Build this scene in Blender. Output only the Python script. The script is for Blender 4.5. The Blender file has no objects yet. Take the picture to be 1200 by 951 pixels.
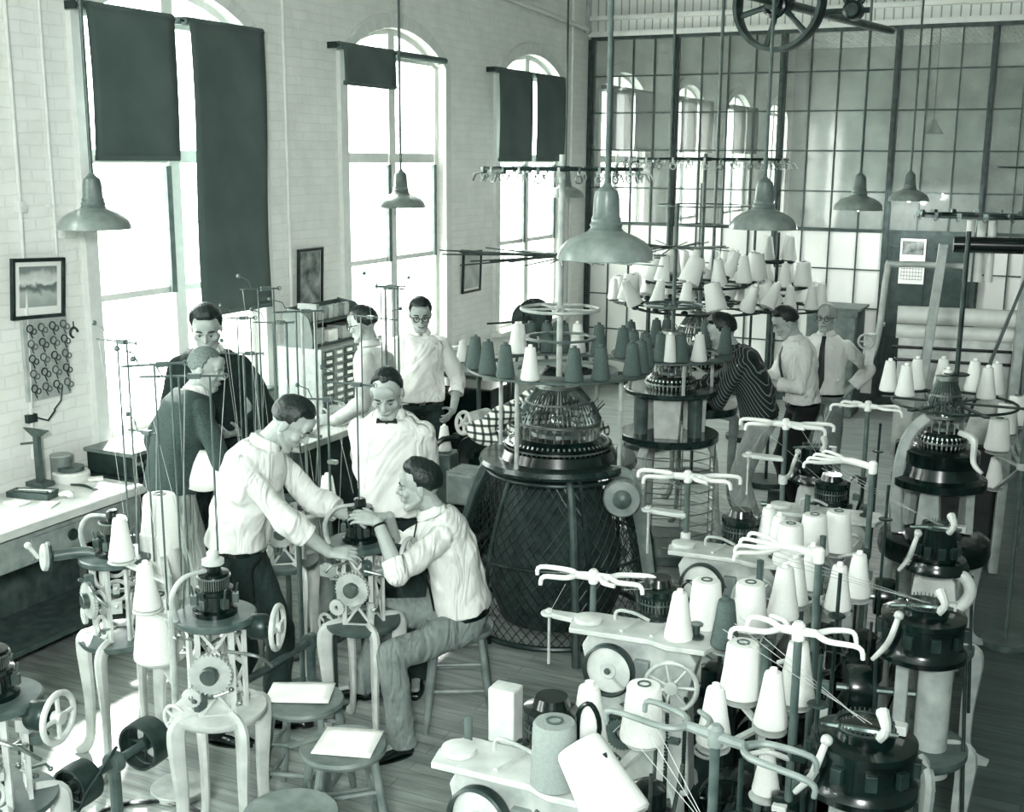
import bpy, math, random
from math import sin, cos, pi, radians, sqrt, atan2, hypot
from mathutils import Vector as V, Matrix, noise
random.seed(7)
COL = bpy.context.scene.collection
KIDS = {}

# ------------------------------------------------------------------ materials
def tone(v, warm=0.0):
    """grey value (sRGB 0..1) -> the print's cool green-teal grey, linear RGB"""
    k = (1 - v)
    c = (v - .055*k*1.3 + .012*warm, v + .012*k, v + .004*k - .022*v)
    return tuple(max(.001, min(.95, x)) ** 2.2 for x in c) + (1,)
MATS = {}
def mat(name, v, rough=.5, metal=0., var=.08, scale=14., bump=0., coat=0., spec=.5):
    if name in MATS: return MATS[name]
    m = bpy.data.materials.new(name); m.use_nodes = True
    nt = m.node_tree; b = nt.nodes['Principled BSDF']
    tc = nt.nodes.new('ShaderNodeTexCoord')
    n = nt.nodes.new('ShaderNodeTexNoise'); n.inputs['Scale'].default_value = scale; n.inputs['Detail'].default_value = 4
    nt.links.new(tc.outputs['Object'], n.inputs['Vector'])
    r = nt.nodes.new('ShaderNodeValToRGB')
    r.color_ramp.elements[0].position = .3; r.color_ramp.elements[1].position = .72
    r.color_ramp.elements[0].color = tone(max(0, v - var)); r.color_ramp.elements[1].color = tone(min(1, v + var*.6))
    nt.links.new(n.outputs['Fac'], r.inputs['Fac']); nt.links.new(r.outputs['Color'], b.inputs['Base Color'])
    b.inputs['Roughness'].default_value = rough; b.inputs['Metallic'].default_value = metal
    b.inputs['Specular IOR Level'].default_value = spec
    if coat: b.inputs['Coat Weight'].default_value = coat; b.inputs['Coat Roughness'].default_value = .1
    if bump:
        bp = nt.nodes.new('ShaderNodeBump'); bp.inputs['Strength'].default_value = bump; bp.inputs['Distance'].default_value = .01
        nt.links.new(n.outputs['Fac'], bp.inputs['Height']); nt.links.new(bp.outputs['Normal'], b.inputs['Normal'])
    MATS[name] = m; return m

# ------------------------------------------------------------------ mesh builder
def frame(z, up=None):
    z = V(z).normalized()
    u = V(up) if up is not None else (V((0,0,1)) if abs(z.z) < .95 else V((0,1,0)))
    x = u.cross(z)
    if x.length < 1e-5: x = V((1,0,0)).cross(z)
    x.normalize(); y = z.cross(x)
    return x, y, z
class MB:
    def __init__(s, M=None): s.v = []; s.f = []; s.M = M or Matrix()
    def add(s, vs, fs):
        o = len(s.v); M = s.M
        s.v += [M @ V(p) for p in vs]; s.f += [tuple(i+o for i in f) for f in fs]; return s
    def box(s, c, d, rz=0, R=None):
        x, y, z = (k/2 for k in d); c = V(c)
        R = R or Matrix.Rotation(rz, 3, 'Z')
        return s.add([c + R @ V((a*x, b*y, e*z)) for e in (-1,1) for b in (-1,1) for a in (-1,1)],
              [(0,2,3,1),(4,5,7,6),(0,1,5,4),(2,6,7,3),(0,4,6,2),(1,3,7,5)])
    def beam(s, p0, p1, w, h, up=None):
        p0, p1 = V(p0), V(p1); x, y, z = frame(p1-p0, up)
        R = Matrix((x, y, z)).transposed()
        return s.box((p0+p1)/2, (w, h, (p1-p0).length), R=R)
    def path(s, pts, r, n=8, cap=True, closed=False, flat=1.0, up=None):
        pts = [V(p) for p in pts]; k = len(pts)
        if not isinstance(r, (list, tuple)): r = [r]*k
        if 3 <= k <= 7 and n >= 8 and not closed:        # round off the bends
            Q = []; rr = []
            for i in range(k-1):
                a, b, c, d = pts[max(i-1, 0)], pts[i], pts[i+1], pts[min(i+2, k-1)]
                for q in range(4):
                    t = q/4; Q.append(((b*2)+(c-a)*t+(a*2-b*5+c*4-d)*t*t+(b*3-a-c*3+d)*t**3)*.5); rr.append(r[i]+(r[i+1]-r[i])*t)
            Q.append(pts[-1]); rr.append(r[-1]); pts, r, k = Q, rr, len(Q)
        vs = []; px = None
        for i, p in enumerate(pts):
            if closed: t = pts[(i+1) % k] - pts[i-1]
            else: t = pts[min(i+1, k-1)] - pts[max(i-1, 0)]
            if t.length < 1e-7: t = V((0,0,1))
            if px is None: x, y, z = frame(t, up)
            else:
                z = t.normalized(); x = px - z*px.dot(z)
                if x.length < 1e-5: x = frame(t)[0]
                x.normalize(); y = z.cross(x)
            px = x
            vs += [p + (x*cos(2*pi*j/n) + y*sin(2*pi*j/n)*flat)*r[i] for j in range(n)]
        fs = []
        for i in range(k if closed else k-1):
            a, b = i*n, ((i+1) % k)*n
            fs += [(a+j, a+(j+1) % n, b+(j+1) % n, b+j) for j in range(n)]
        if cap and not closed: fs += [tuple(range(n-1, -1, -1)), tuple(range((k-1)*n, k*n))]
        return s.add(vs, fs)
    def tube(s, p0, p1, r0, r1=None, n=10): return s.path([p0, p1], [r0, r0 if r1 is None else r1], n)
    def lathe(s, prof, c=(0,0,0), n=24, axis=(0,0,1), closed=False):
        x, y, z = frame(axis); c = V(c); k = len(prof); vs = []
        if abs(z.z) > .999: x, y = V((1,0,0)), V((0,1,0)) * (1 if z.z > 0 else -1)
        for (r, h) in prof:
            vs += [c + z*h + (x*cos(2*pi*j/n) + y*sin(2*pi*j/n))*max(r, .0004) for j in range(n)]
        fs = []
        for i in range(k if closed else k-1):
            a, b = i*n, ((i+1) % k)*n
            fs += [(a+j, a+(j+1) % n, b+(j+1) % n, b+j) for j in range(n)]
        if not closed: fs += [tuple(range(n-1, -1, -1)), tuple(range((k-1)*n, k*n))]
        return s.add(vs, fs)
    def disc(s, c, r, t, n=32, axis=(0,0,1), e=.004):
        return s.lathe([(r-e, -t/2), (r, -t/2+e), (r, t/2-e), (r-e, t/2)], c, n, axis)
    def ring(s, c, R, w, t, n=40, axis=(0,0,1)):     # flat ring, rectangular section
        return s.lathe([(R-w/2, -t/2), (R+w/2, -t/2), (R+w/2, t/2), (R-w/2, t/2)], c, n, axis, closed=True)
    def torus(s, c, R, r, axis=(0,0,1), n=32, m=8, a0=0, a1=2*pi):
        x, y, z = frame(axis); c = V(c); full = abs(a1-a0-2*pi) < 1e-6
        k = n if full else n+1
        return s.path([c + (x*cos(a0+(a1-a0)*i/n) + y*sin(a0+(a1-a0)*i/n))*R for i in range(k)], r, m, closed=full, up=z)
    def ell(s, c, r, R=None, n=16, m=10):
        c = V(c); R = R or Matrix.Identity(3); vs = [c + R @ V((0,0,r[2]))]
        for i in range(1, m):
            a = pi*i/m
            vs += [c + R @ V((r[0]*sin(a)*cos(2*pi*j/n), r[1]*sin(a)*sin(2*pi*j/n), r[2]*cos(a))) for j in range(n)]
        vs.append(c + R @ V((0,0,-r[2]))); fs = [(0, 1+j, 1+(j+1) % n) for j in range(n)]
        for i in range(m-2):
            a, b = 1+i*n, 1+(i+1)*n
            fs += [(a+j, b+j, b+(j+1) % n, a+(j+1) % n) for j in range(n)]
        e = len(vs)-1; a = 1+(m-2)*n
        fs += [(e, a+(j+1) % n, a+j) for j in range(n)]
        return s.add(vs, fs)
    def rcone(s, p0, r0, p1, r1, n=12):              # capsule with two radii
        p0, p1 = V(p0), V(p1); d = (p1-p0).length; x, y, z = frame(p1-p0); pts = []; rr = []
        for i in range(5):
            a = pi/2*(1-i/4.5); pts.append(p0 - z*r0*sin(a)); rr.append(max(.001, r0*cos(a)))
        for i in range(5):
            a = pi/2*(i/4.5+.11); pts.append(p1 + z*r1*sin(min(a, pi/2))); rr.append(max(.001, r1*cos(min(a, pi/2))))
        return s.path(pts, rr, n)
    def prism(s, poly, t, c=(0,0,0), X=(1,0,0), Y=(0,0,1)):   # polygon in plane X,Y extruded by t along X x Y (centred)
        X, Y, c = V(X), V(Y), V(c); N = X.cross(Y).normalized(); k = len(poly)
        vs = [c + X*a + Y*b - N*t/2 for a, b in poly] + [c + X*a + Y*b + N*t/2 for a, b in poly]
        return s.add(vs, [tuple(range(k-1, -1, -1)), tuple(range(k, 2*k))] + [(i, (i+1) % k, k+(i+1) % k, k+i) for i in range(k)])
    def wheel(s, c, R, axis, spokes=4, r=.012, hub=.03, a0=0, rs=None, curved=0):
        x, y, z = frame(axis); c = V(c); s.torus(c, R, r, axis, 32, 8)
        s.lathe([(hub, -.018), (hub, .018)], c, 16, axis); rs = rs or r*.75
        for i in range(spokes):
            a = a0+2*pi*i/spokes
            p = [c + (x*cos(a+curved*t) + y*sin(a+curved*t))*R*t for t in (.1, .4, .7, 1)]
            s.path(p, rs, 6)
        return s
    def loft(s, secs, n=20):                          # secs: (centre, Xaxis*halfwidth, Yaxis*halfdepth)
        vs = []
        for c, x, y in secs:
            for j in range(n):
                a = 2*pi*j/n; ca, sa = cos(a), sin(a); p = 2.3
                q = (abs(ca)**p + abs(sa)**p) ** (-1/p)
                vs.append(V(c) + V(x)*ca*q + V(y)*sa*q)
        fs = []; k = len(secs)
        for i in range(k-1):
            a, b = i*n, (i+1)*n
            fs += [(a+j, a+(j+1) % n, b+(j+1) % n, b+j) for j in range(n)]
        fs += [tuple(range(n-1, -1, -1)), tuple(range((k-1)*n, k*n))]
        return s.add(vs, fs)
    def mesh(s, name, m, smooth=True, ang=35):
        me = bpy.data.meshes.new(name); me.from_pydata([tuple(p) for p in s.v], [], s.f); me.update()
        if m: me.materials.append(m)
        if smooth:
            me.polygons.foreach_set('use_smooth', [True]*len(me.polygons))
            me.set_sharp_from_angle(angle=radians(ang))
        return me
    def build(s, name, m, parent=None, smooth=True, bevel=0, loc=None):
        o = bpy.data.objects.new(name, s.mesh(name, m, smooth)); COL.objects.link(o)
        if parent: setparent(o, parent)
        if loc: o.location = loc
        if bevel:
            b = o.modifiers.new('Bevel', 'BEVEL'); b.width = bevel; b.segments = 2; b.limit_method = 'ANGLE'; b.harden_normals = True
        return o
def setparent(o, p): o.parent = p; KIDS.setdefault(p, []).append(o)
def tag(o, label=None, cat=None, group=None, kind=None):
    if label: o['label'] = label
    if cat: o['category'] = cat
    if group: o['group'] = group
    if kind: o['kind'] = kind
    return o
def thing(name, label, cat, loc=(0,0,0), rz=0, group=None):
    o = bpy.data.objects.new(name, None); COL.objects.link(o); o.empty_display_size = .1
    o.location = loc; o.rotation_euler = (0, 0, rz); return tag(o, label, cat, group)
def dup(o, loc=None, rz=None, label=None, group=None, rot=None, scale=None, parent=None):
    c = o.copy(); COL.objects.link(c)
    if parent: setparent(c, parent)
    if loc is not None: c.location = loc
    if rz is not None: c.rotation_euler = (0, 0, rz)
    if rot is not None: c.rotation_euler = rot
    if scale is not None: c.scale = (scale,)*3 if not isinstance(scale, (tuple, list)) else scale
    if label: c['label'] = label
    if group: c['group'] = group
    for k in KIDS.get(o, []): dup(k, parent=c)
    return c
def struct(name, mb, m, label=None, **k):
    o = mb.build(name, m, **k); o['kind'] = 'structure'
    if label: o['label'] = label
    return o

# ------------------------------------------------------------------ camera
CAMH, PITCH, HEAD, ROLL, FPX = 2.8, radians(11.9), radians(25.55), radians(.4), 1380.
sc = bpy.context.scene
cd = bpy.data.cameras.new('camera'); cam = bpy.data.objects.new('camera', cd); COL.objects.link(cam); sc.camera = cam
cd.sensor_width = 36; cd.lens = FPX*36/1200; cd.clip_end = 200
cam.location = (0, 0, CAMH)
cam.rotation_euler = (Matrix.Rotation(HEAD, 3, 'Z') @ Matrix.Rotation(pi/2-PITCH, 3, 'X') @ Matrix.Rotation(ROLL, 3, 'Z')).to_euler()
def screen_x(p):
    x, y, z = p; z -= CAMH; f = -x*sin(HEAD)+y*cos(HEAD); u = x*cos(HEAD)+y*sin(HEAD)
    return u/max(.1, f*cos(PITCH)-z*sin(PITCH))
def _ray(px, py):
    u, v = px-600, -(py-475.5); u, v = u*cos(ROLL)-v*sin(ROLL), u*sin(ROLL)+v*cos(ROLL)
    z = -FPX*sin(PITCH)+v*cos(PITCH); f = FPX*cos(PITCH)+v*sin(PITCH)
    return V((-f*sin(HEAD)+u*cos(HEAD), f*cos(HEAD)+u*sin(HEAD), z))
def at(px, py, h):        # where the sight line through a photo pixel meets height h
    r = _ray(px, py); r *= (h-CAMH)/r.z; return V((r.x, r.y, h))
def atD(px, py, y):       # ... meets the plane Y = y
    r = _ray(px, py); r *= y/r.y; return V((r.x, y, CAMH+r.z))
sc.view_settings.view_transform = 'Standard'; sc.view_settings.look = 'None'; sc.view_settings.gamma = 1
sc.view_settings.use_curve_mapping = False

# common materials
cream = mat('cream enamel', .74, .4, var=.07)
cream2 = mat('grey cream enamel', .62, .45, var=.08)
pale = mat('pale grey cast iron', .68, .5, var=.1)
white = mat('white paint', .84, .5, var=.04)
paper = mat('paper', .93, .8, var=.02)
black = mat('black enamel', .09, .22, var=.05, coat=.3)
iron = mat('dark iron', .2, .38, .3, var=.08)
steel = mat('bright steel', .62, .28, .9, var=.12)
dsteel = mat('dull steel', .42, .35, .8, var=.1)
grey = mat('grey enamel', .5, .45, var=.07)
dgrey = mat('dark grey enamel', .33, .4, var=.07)
# ================================================================== SETTING
WX, BY = -5.6, 13.85
def brick_mat():
    m = bpy.data.materials.new('white painted brick'); m.use_nodes = True; nt = m.node_tree; b = nt.nodes['Principled BSDF']
    tc = nt.nodes.new('ShaderNodeTexCoord'); sp = nt.nodes.new('ShaderNodeSeparateXYZ'); cb = nt.nodes.new('ShaderNodeCombineXYZ')
    L = nt.links.new
    L(tc.outputs['Object'], sp.inputs[0])
    ns = nt.nodes.new('ShaderNodeTexNoise'); ns.inputs['Scale'].default_value = 5; ns.inputs['Detail'].default_value = 5
    L(tc.outputs['Object'], ns.inputs['Vector'])
    ma = nt.nodes.new('ShaderNodeMath'); ma.operation = 'MULTIPLY_ADD'; ma.inputs[1].default_value = .035; L(ns.outputs['Fac'], ma.inputs[0]); L(sp.outputs['Z'], ma.inputs[2])
    L(sp.outputs['Y'], cb.inputs['X']); L(ma.outputs[0], cb.inputs['Y'])
    br = nt.nodes.new('ShaderNodeTexBrick'); L(cb.outputs[0], br.inputs['Vector'])
    br.inputs['Scale'].default_value = 1; br.inputs['Brick Width'].default_value = .21; br.inputs['Row Height'].default_value = .07
    br.inputs['Mortar Size'].default_value = .006; br.inputs['Mortar Smooth'].default_value = .6
    br.inputs['Color1'].default_value = tone(.93); br.inputs['Color2'].default_value = tone(.91); br.inputs['Mortar'].default_value = tone(.89)
    mx = nt.nodes.new('ShaderNodeMixRGB'); mx.blend_type = 'MULTIPLY'; mx.inputs['Fac'].default_value = .5
    rp = nt.nodes.new('ShaderNodeValToRGB'); rp.color_ramp.elements[0].position = .3; rp.color_ramp.elements[0].color = tone(.93); rp.color_ramp.elements[1].color = (1,1,1,1); rp.color_ramp.elements[1].position = .6
    L(ns.outputs['Fac'], rp.inputs['Fac']); L(br.outputs['Color'], mx.inputs[1]); L(rp.outputs['Color'], mx.inputs[2]); L(mx.outputs[0], b.inputs['Base Color'])
    n2 = nt.nodes.new('ShaderNodeTexNoise'); n2.inputs['Scale'].default_value = 22; L(tc.outputs['Object'], n2.inputs['Vector'])
    ad = nt.nodes.new('ShaderNodeMath'); ad.operation = 'MULTIPLY_ADD'; ad.inputs[1].default_value = -1; L(br.outputs['Fac'], ad.inputs[0])
    hf = nt.nodes.new('ShaderNodeMath'); hf.operation = 'MULTIPLY'; hf.inputs[1].default_value = .8; L(n2.outputs['Fac'], hf.inputs[0]); L(hf.outputs[0], ad.inputs[2])
    bp = nt.nodes.new('ShaderNodeBump'); bp.inputs['Strength'].default_value = .35; bp.inputs['Distance'].default_value = .010
    L(ad.outputs[0], bp.inputs['Height']); L(bp.outputs['Normal'], b.inputs['Normal']); b.inputs['Roughness'].default_value = .6
    return m
def board_mat(name, v, var, width, axis, rough, bump=.3, gap=.45):
    m = bpy.data.materials.new(name); m.use_nodes = True; nt = m.node_tree; b = nt.nodes['Principled BSDF']; L = nt.links.new
    tc = nt.nodes.new('ShaderNodeTexCoord'); mp = nt.nodes.new('ShaderNodeMapping'); L(tc.outputs['Object'], mp.inputs[0])
    if axis == 'Y': mp.inputs['Rotation'].default_value = (0, 0, pi/2)
    if axis == 'V': mp.inputs['Rotation'].default_value = (0, pi/2, 0); 
    br = nt.nodes.new('ShaderNodeTexBrick'); L(mp.outputs[0], br.inputs['Vector']); br.inputs['Scale'].default_value = 1
    br.inputs['Brick Width'].default_value = 2.6; br.inputs['Row Height'].default_value = width; br.inputs['Mortar Size'].default_value = .003
    br.inputs['Color1'].default_value = tone(v+var); br.inputs['Color2'].default_value = tone(v-var); br.inputs['Mortar'].default_value = tone(v*gap)
    n = nt.nodes.new('ShaderNodeTexNoise'); n.inputs['Scale'].default_value = 3.; n.inputs['Detail'].default_value = 8; n.inputs['Distortion'].default_value = .6
    mp2 = nt.nodes.new('ShaderNodeMapping'); mp2.inputs['Scale'].default_value = (1, 7, 1) if axis != 'Y' else (7, 1, 1); L(tc.outputs['Object'], mp2.inputs[0]); L(mp2.outputs[0], n.inputs['Vector'])
    mx = nt.nodes.new('ShaderNodeMixRGB'); mx.blend_type = 'MULTIPLY'; mx.inputs[0].default_value = .7
    rp = nt.nodes.new('ShaderNodeValToRGB'); rp.color_ramp.elements[0].position = .32; rp.color_ramp.elements[0].color = tone(.6); rp.color_ramp.elements[1].position = .66; rp.color_ramp.elements[1].color = (1,1,1,1)
    L(n.outputs['Fac'], rp.inputs[0]); L(br.outputs['Color'], mx.inputs[1]); L(rp.outputs[0], mx.inputs[2]); L(mx.outputs[0], b.inputs['Base Color'])
    n3 = nt.nodes.new('ShaderNodeTexNoise'); n3.inputs['Scale'].default_value = 1.3; n3.inputs['Detail'].default_value = 5; L(tc.outputs['Object'], n3.inputs['Vector'])
    r3 = nt.nodes.new('ShaderNodeMapRange'); r3.inputs['To Min'].default_value = rough-.12; r3.inputs['To Max'].default_value = rough+.15; L(n3.outputs['Fac'], r3.inputs[0]); L(r3.outputs[0], b.inputs['Roughness'])
    bp = nt.nodes.new('ShaderNodeBump'); bp.inputs['Strength'].default_value = bump; bp.inputs['Distance'].default_value = .004; bp.invert = True
    L(br.outputs['Fac'], bp.inputs['Height']); L(bp.outputs['Normal'], b.inputs['Normal'])
    return m
def glass_mat(name, dust, v=.8, gloss=.12):
    m = bpy.data.materials.new(name); m.use_nodes = True; nt = m.node_tree; L = nt.links.new
    out = nt.nodes['Material Output']; nt.nodes.remove(nt.nodes['Principled BSDF'])
    tr = nt.nodes.new('ShaderNodeBsdfTransparent'); gl = nt.nodes.new('ShaderNodeBsdfGlossy'); gl.inputs['Roughness'].default_value = .04
    di = nt.nodes.new('ShaderNodeBsdfDiffuse'); di.inputs['Color'].default_value = tone(v)
    lw = nt.nodes.new('ShaderNodeLayerWeight'); pw = nt.nodes.new('ShaderNodeMath'); pw.operation = 'POWER'; pw.inputs[1].default_value = 4; L(lw.outputs['Facing'], pw.inputs[0]); fr = nt.nodes.new('ShaderNodeMath'); fr.operation = 'MULTIPLY_ADD'; fr.inputs[1].default_value = .5; fr.inputs[2].default_value = .04; L(pw.outputs[0], fr.inputs[0])
    m1 = nt.nodes.new('ShaderNodeMixShader'); m2 = nt.nodes.new('ShaderNodeMixShader')
    tc = nt.nodes.new('ShaderNodeTexCoord'); n = nt.nodes.new('ShaderNodeTexNoise'); n.inputs['Scale'].default_value = 1.6; n.inputs['Detail'].default_value = 5; L(tc.outputs['Object'], n.inputs[0])
    mr = nt.nodes.new('ShaderNodeMapRange'); mr.inputs['From Min'].default_value = .3; mr.inputs['From Max'].default_value = .7; mr.inputs['To Min'].default_value = dust*.6; mr.inputs['To Max'].default_value = min(1, dust*1.3); L(n.outputs['Fac'], mr.inputs[0])
    L(mr.outputs[0], m1.inputs[0]); L(tr.outputs[0], m1.inputs[1]); L(di.outputs[0], m1.inputs[2])
    L(fr.outputs[0], m2.inputs[0]); L(m1.outputs[0], m2.inputs[1]); L(gl.outputs[0], m2.inputs[2]); L(m2.outputs[0], out.inputs[0])
    return m
brick = brick_mat()
floor_m = board_mat('worn floor boards', .62, .02, .085, 'X', .36, .15, .78)
struct('floor', MB().box((-1.6, 10.9, -.05), (8.6, 28.6, .1)), floor_m, 'worn wooden strip floor of the workshop', smooth=False)
struct('floor_aisle', MB().box((1.15, 5.2, -.048), (3.1, 17.2, .102)), board_mat('darker aisle boards', .33, .03, .085, 'X', .42, .2, .6), 'dark boards of the right hand aisle', smooth=False)  # strip of floor boards in a darker tone along the right side
struct('ground_outside', MB().box((-27, 10, -.15), (42, 90, .1)), mat('pale paving', .8, .9, scale=2), 'pale ground outside the windows', smooth=False)
CEIL = 5.0
struct('ceiling', MB().box((-1.6, 10.9, CEIL+.05), (8.6, 28.6, .1)), board_mat('white ceiling boards', .8, .03, .09, 'Y', .6), smooth=False)
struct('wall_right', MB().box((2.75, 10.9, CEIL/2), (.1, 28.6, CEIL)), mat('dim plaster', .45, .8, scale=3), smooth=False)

# left wall with segmental-arched openings
WIN = [(-3.00+2.865*k, -1.33+2.865*k) for k in range(0, 10) if 2.875*k-1.24 < 25]   # window 3 in view = index 5
SILL, SPRING, CROWN, TH = .97, 3.62, 3.9, .34
def arch(y0, y1, h0, h1, n=14):
    w = (y1-y0)/2; s = h1-h0; R = (w*w+s*s)/(2*s); a = math.asin(w/R); ym = (y0+y1)/2
    return [(ym+R*sin(-a+2*a*i/n), h1-R+R*cos(-a+2*a*i/n)) for i in range(n+1)]
wl = MB(); ys = -3.4
def wbox(y0, y1, z0, z1): wl.box((WX-TH/2, (y0+y1)/2, (z0+z1)/2), (TH, y1-y0, z1-z0))
for (y0, y1) in WIN:
    wbox(ys, y0, 0, CEIL); wbox(y0, y1, 0, SILL)
    a = arch(y0, y1, SPRING, CROWN)
    wl.prism([(a[-1][0], CEIL), (a[0][0], CEIL)] + a, TH, (WX-TH/2, 0, 0), (0,1,0), (0,0,1))
    ys = y1
wbox(ys, 25.2, 0, CEIL)
struct('wall_left', wl, brick, 'white painted brick wall with tall arched windows', smooth=False)
trim_m = mat('white window paint', .86, .45, var=.03)
glass_w = glass_mat('window glass', .04, .9)
sash_shadow_m = mat('painted sash shadow grey', .42, .6)
for k, (y0, y1) in enumerate(WIN):
    if y1 < -1: continue
    f = MB(); X = WX-.10; ym = (y0+y1)/2
    # arched casing standing slightly proud of the brick
    o = arch(y0-.11, y1+.11, SPRING+.02, CROWN+.13); i_ = arch(y0, y1, SPRING, CROWN)
    for j in range(14):
        f.prism([i_[j], i_[j+1], o[j+1], o[j]], .05, (WX+.015, 0, 0), (0,1,0), (0,0,1))
    for ya, yb in ((y0-.11, y0), (y1, y1+.11)): f.box((WX+.015, (ya+yb)/2, (SILL+SPRING)/2+.01), (.05, yb-ya, SPRING-SILL+.03))
    f.box((WX+.04, ym, SILL-.03), (.16, y1-y0+.26, .05))
    w = struct('window_%d' % (k+1), f, trim_m, 'tall arched workshop window with white casing and sill', bevel=.006, smooth=False)
    g = MB()
    for ya, yb in ((y0, y0+.06), (y1-.06, y1), (ym-.055, ym+.055)): g.box((X, (ya+yb)/2, (SILL+SPRING)/2+(.12 if ya==ym-.055 else 0)), (.1, yb-ya, SPRING-SILL+(.24 if ya==ym-.055 else 0)))
    for h, t in ((2.79, .085), (1.89, .045), (SILL+.03, .07), (3.66, .05)): g.box((X, ym, h), (.07, y1-y0, t))
    for j in range(14):
        a = i_[j]; b = i_[j+1]; g.prism([a, b, (b[0], b[1]-.05), (a[0], a[1]-.05)], .08, (X, 0, 0), (0,1,0), (0,0,1))
    for yc in (y0+.49, y1-.49):
        for dy in (-.13, .13): g.box((X-.01, yc+dy, (SILL+1.89)/2), (.02, .012, 1.89-SILL))
        g.box((X-.01, yc, 2.34), (.02, .74, .010))
    g.build('window_frame', trim_m, w, smooth=False)
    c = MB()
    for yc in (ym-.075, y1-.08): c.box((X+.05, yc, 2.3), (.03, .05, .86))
    c.build('sash_shadow_strip', sash_shadow_m, w, smooth=False)  # dark strips drawn in place of the shadow in the sash grooves
    p = MB(); a = arch(y0+.02, y1-.02, SPRING, CROWN-.02)
    p.prism([(y1-.02, SILL), (y0+.02, SILL)] + a, .006, (X-.02, 0, 0), (0,1,0), (0,0,1))
    p.build('pane', glass_w, w, smooth=False)

# roller shades
cloth = mat('dark shade cloth', .36, .85, var=.03, scale=3, bump=.2)
def shade(y0, y1, hb, label):
    t = thing('roller_shade', label, 'window shade', (WX+.12, (y0+y1)/2, 3.67), 0, 'roller shades on the windows'); w = (y1-y0)/2
    MB().tube((0, -w-.02, 0), (0, w+.02, 0), .03, n=12).build('roller', cloth, t)
    b = MB(); b.tube((0, -w-.05, 0), (0, w+.05, 0), .008); 
    for s_ in (-1, 1): b.box((-.045, s_*(w+.045), 0), (.09, .006, .05))
    b.build('bracket', iron, t)
    drop = 3.67-hb
    if drop > .15:
        vs = []; n, m = 10, 16
        for i in range(m+1):
            for j in range(n+1):
                y = -w+2*w*j/n; z = -drop*i/m; e = (abs(2*j/n-1))**3
                vs.append((.028+.012*sin(3*z+k)*e + .004*sin(7*y+2*z), y*(1-.012*sin(pi*i/m)), z))
        fs = [(i*(n+1)+j, i*(n+1)+j+1, (i+1)*(n+1)+j+1, (i+1)*(n+1)+j) for i in range(m) for j in range(n)]
        o = MB().add(vs, fs).build('cloth', cloth, t); s = o.modifiers.new('Solidify', 'SOLIDIFY'); s.thickness = .003
        MB().box((.028, 0, -drop+.01), (.014, 2*w*.99, .035)).build('hem_bar', cloth, t, bevel=.004)
    return t
W1, W2, W3 = WIN[3], WIN[4], WIN[5]
def halves(W): m = (W[0]+W[1])/2; return (W[0]+.0, m-.05), (m+.05, W[1]-.0)
shade(5.50, 6.26, 2.77, 'dark roller shade half drawn on the left half of the nearest window')
shade(6.41, 7.20, 1.70, 'long dark roller shade drawn almost to the sill of the nearest window')
shade(8.23, 9.03, 3.37, 'short dark shade drawn a little way down the middle window')
shade(9.12, 9.95, 3.58, 'dark shade rolled up at the top right of the middle window')
shade(11.04, 11.85, 2.77, 'dark shade on left half of the window beside the glass partition')
shade(11.95, 12.74, 2.77, 'dark shade on right half of the window beside the glass partition')
for j, W in enumerate(WIN[6:9]):
    for q in (0, 1): shade(*halves(W)[q], 2.9, 'dark shade on %s half of window %s beyond the glass partition' % (('left','right')[q], ('first','second','third')[j]))

# conduits on the brick wall
def conduit(pts, r, label, name='conduit'):
    t = MB().path([(WX+.02, y, z) for y, z in pts], r, 8); o = t.build(name, trim_m); 
    tag(o, label, 'conduit')
    for y, z in pts[1:-1]: MB().box((WX+.02, y, z), (.05, .05, .06)).build('coupling', trim_m, o, smooth=False)
    for z in (min(p[1] for p in pts)+.3, max(p[1] for p in pts)-.9): MB().box((WX+.012, pts[0][0], z), (.03, .07, .02)).build('clip', trim_m, o, smooth=False)
def wallp(px, py): r = _ray(px, py); r *= WX/r.x; return (r.y, CAMH+r.z)
conduit([(5.02, 4.9), (5.02, 2.5), (4.97, 1.0)], .012, 'thin white conduit running down past the landscape picture')
conduit([(5.27, 4.9), (5.27, 2.2)], .01, 'thin grey conduit ending above the landscape picture')
conduit([(7.62, 4.9), (7.62, 1.1)], .014, 'white conduit between the nearest and middle windows')
conduit([(13.25, 4.9), (13.25, 0.2)], .02, 'grey pipe down the wall beside the glass partition')
o = MB().tube((WX+.06, 11.2, 4.42), (WX+.06, 13.7, 4.3), .028).build('pipe', trim_m); tag(o, 'white sloping pipe high on the brick wall near the corner', 'pipe')
MB().disc((WX+.06, 13.6, 4.3), .05, .05, axis=(0,1,0)).tube((WX+.06, 13.6, 4.3), (WX+.06, 13.6, 4.9), .02).build('valve', pale, o)

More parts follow.
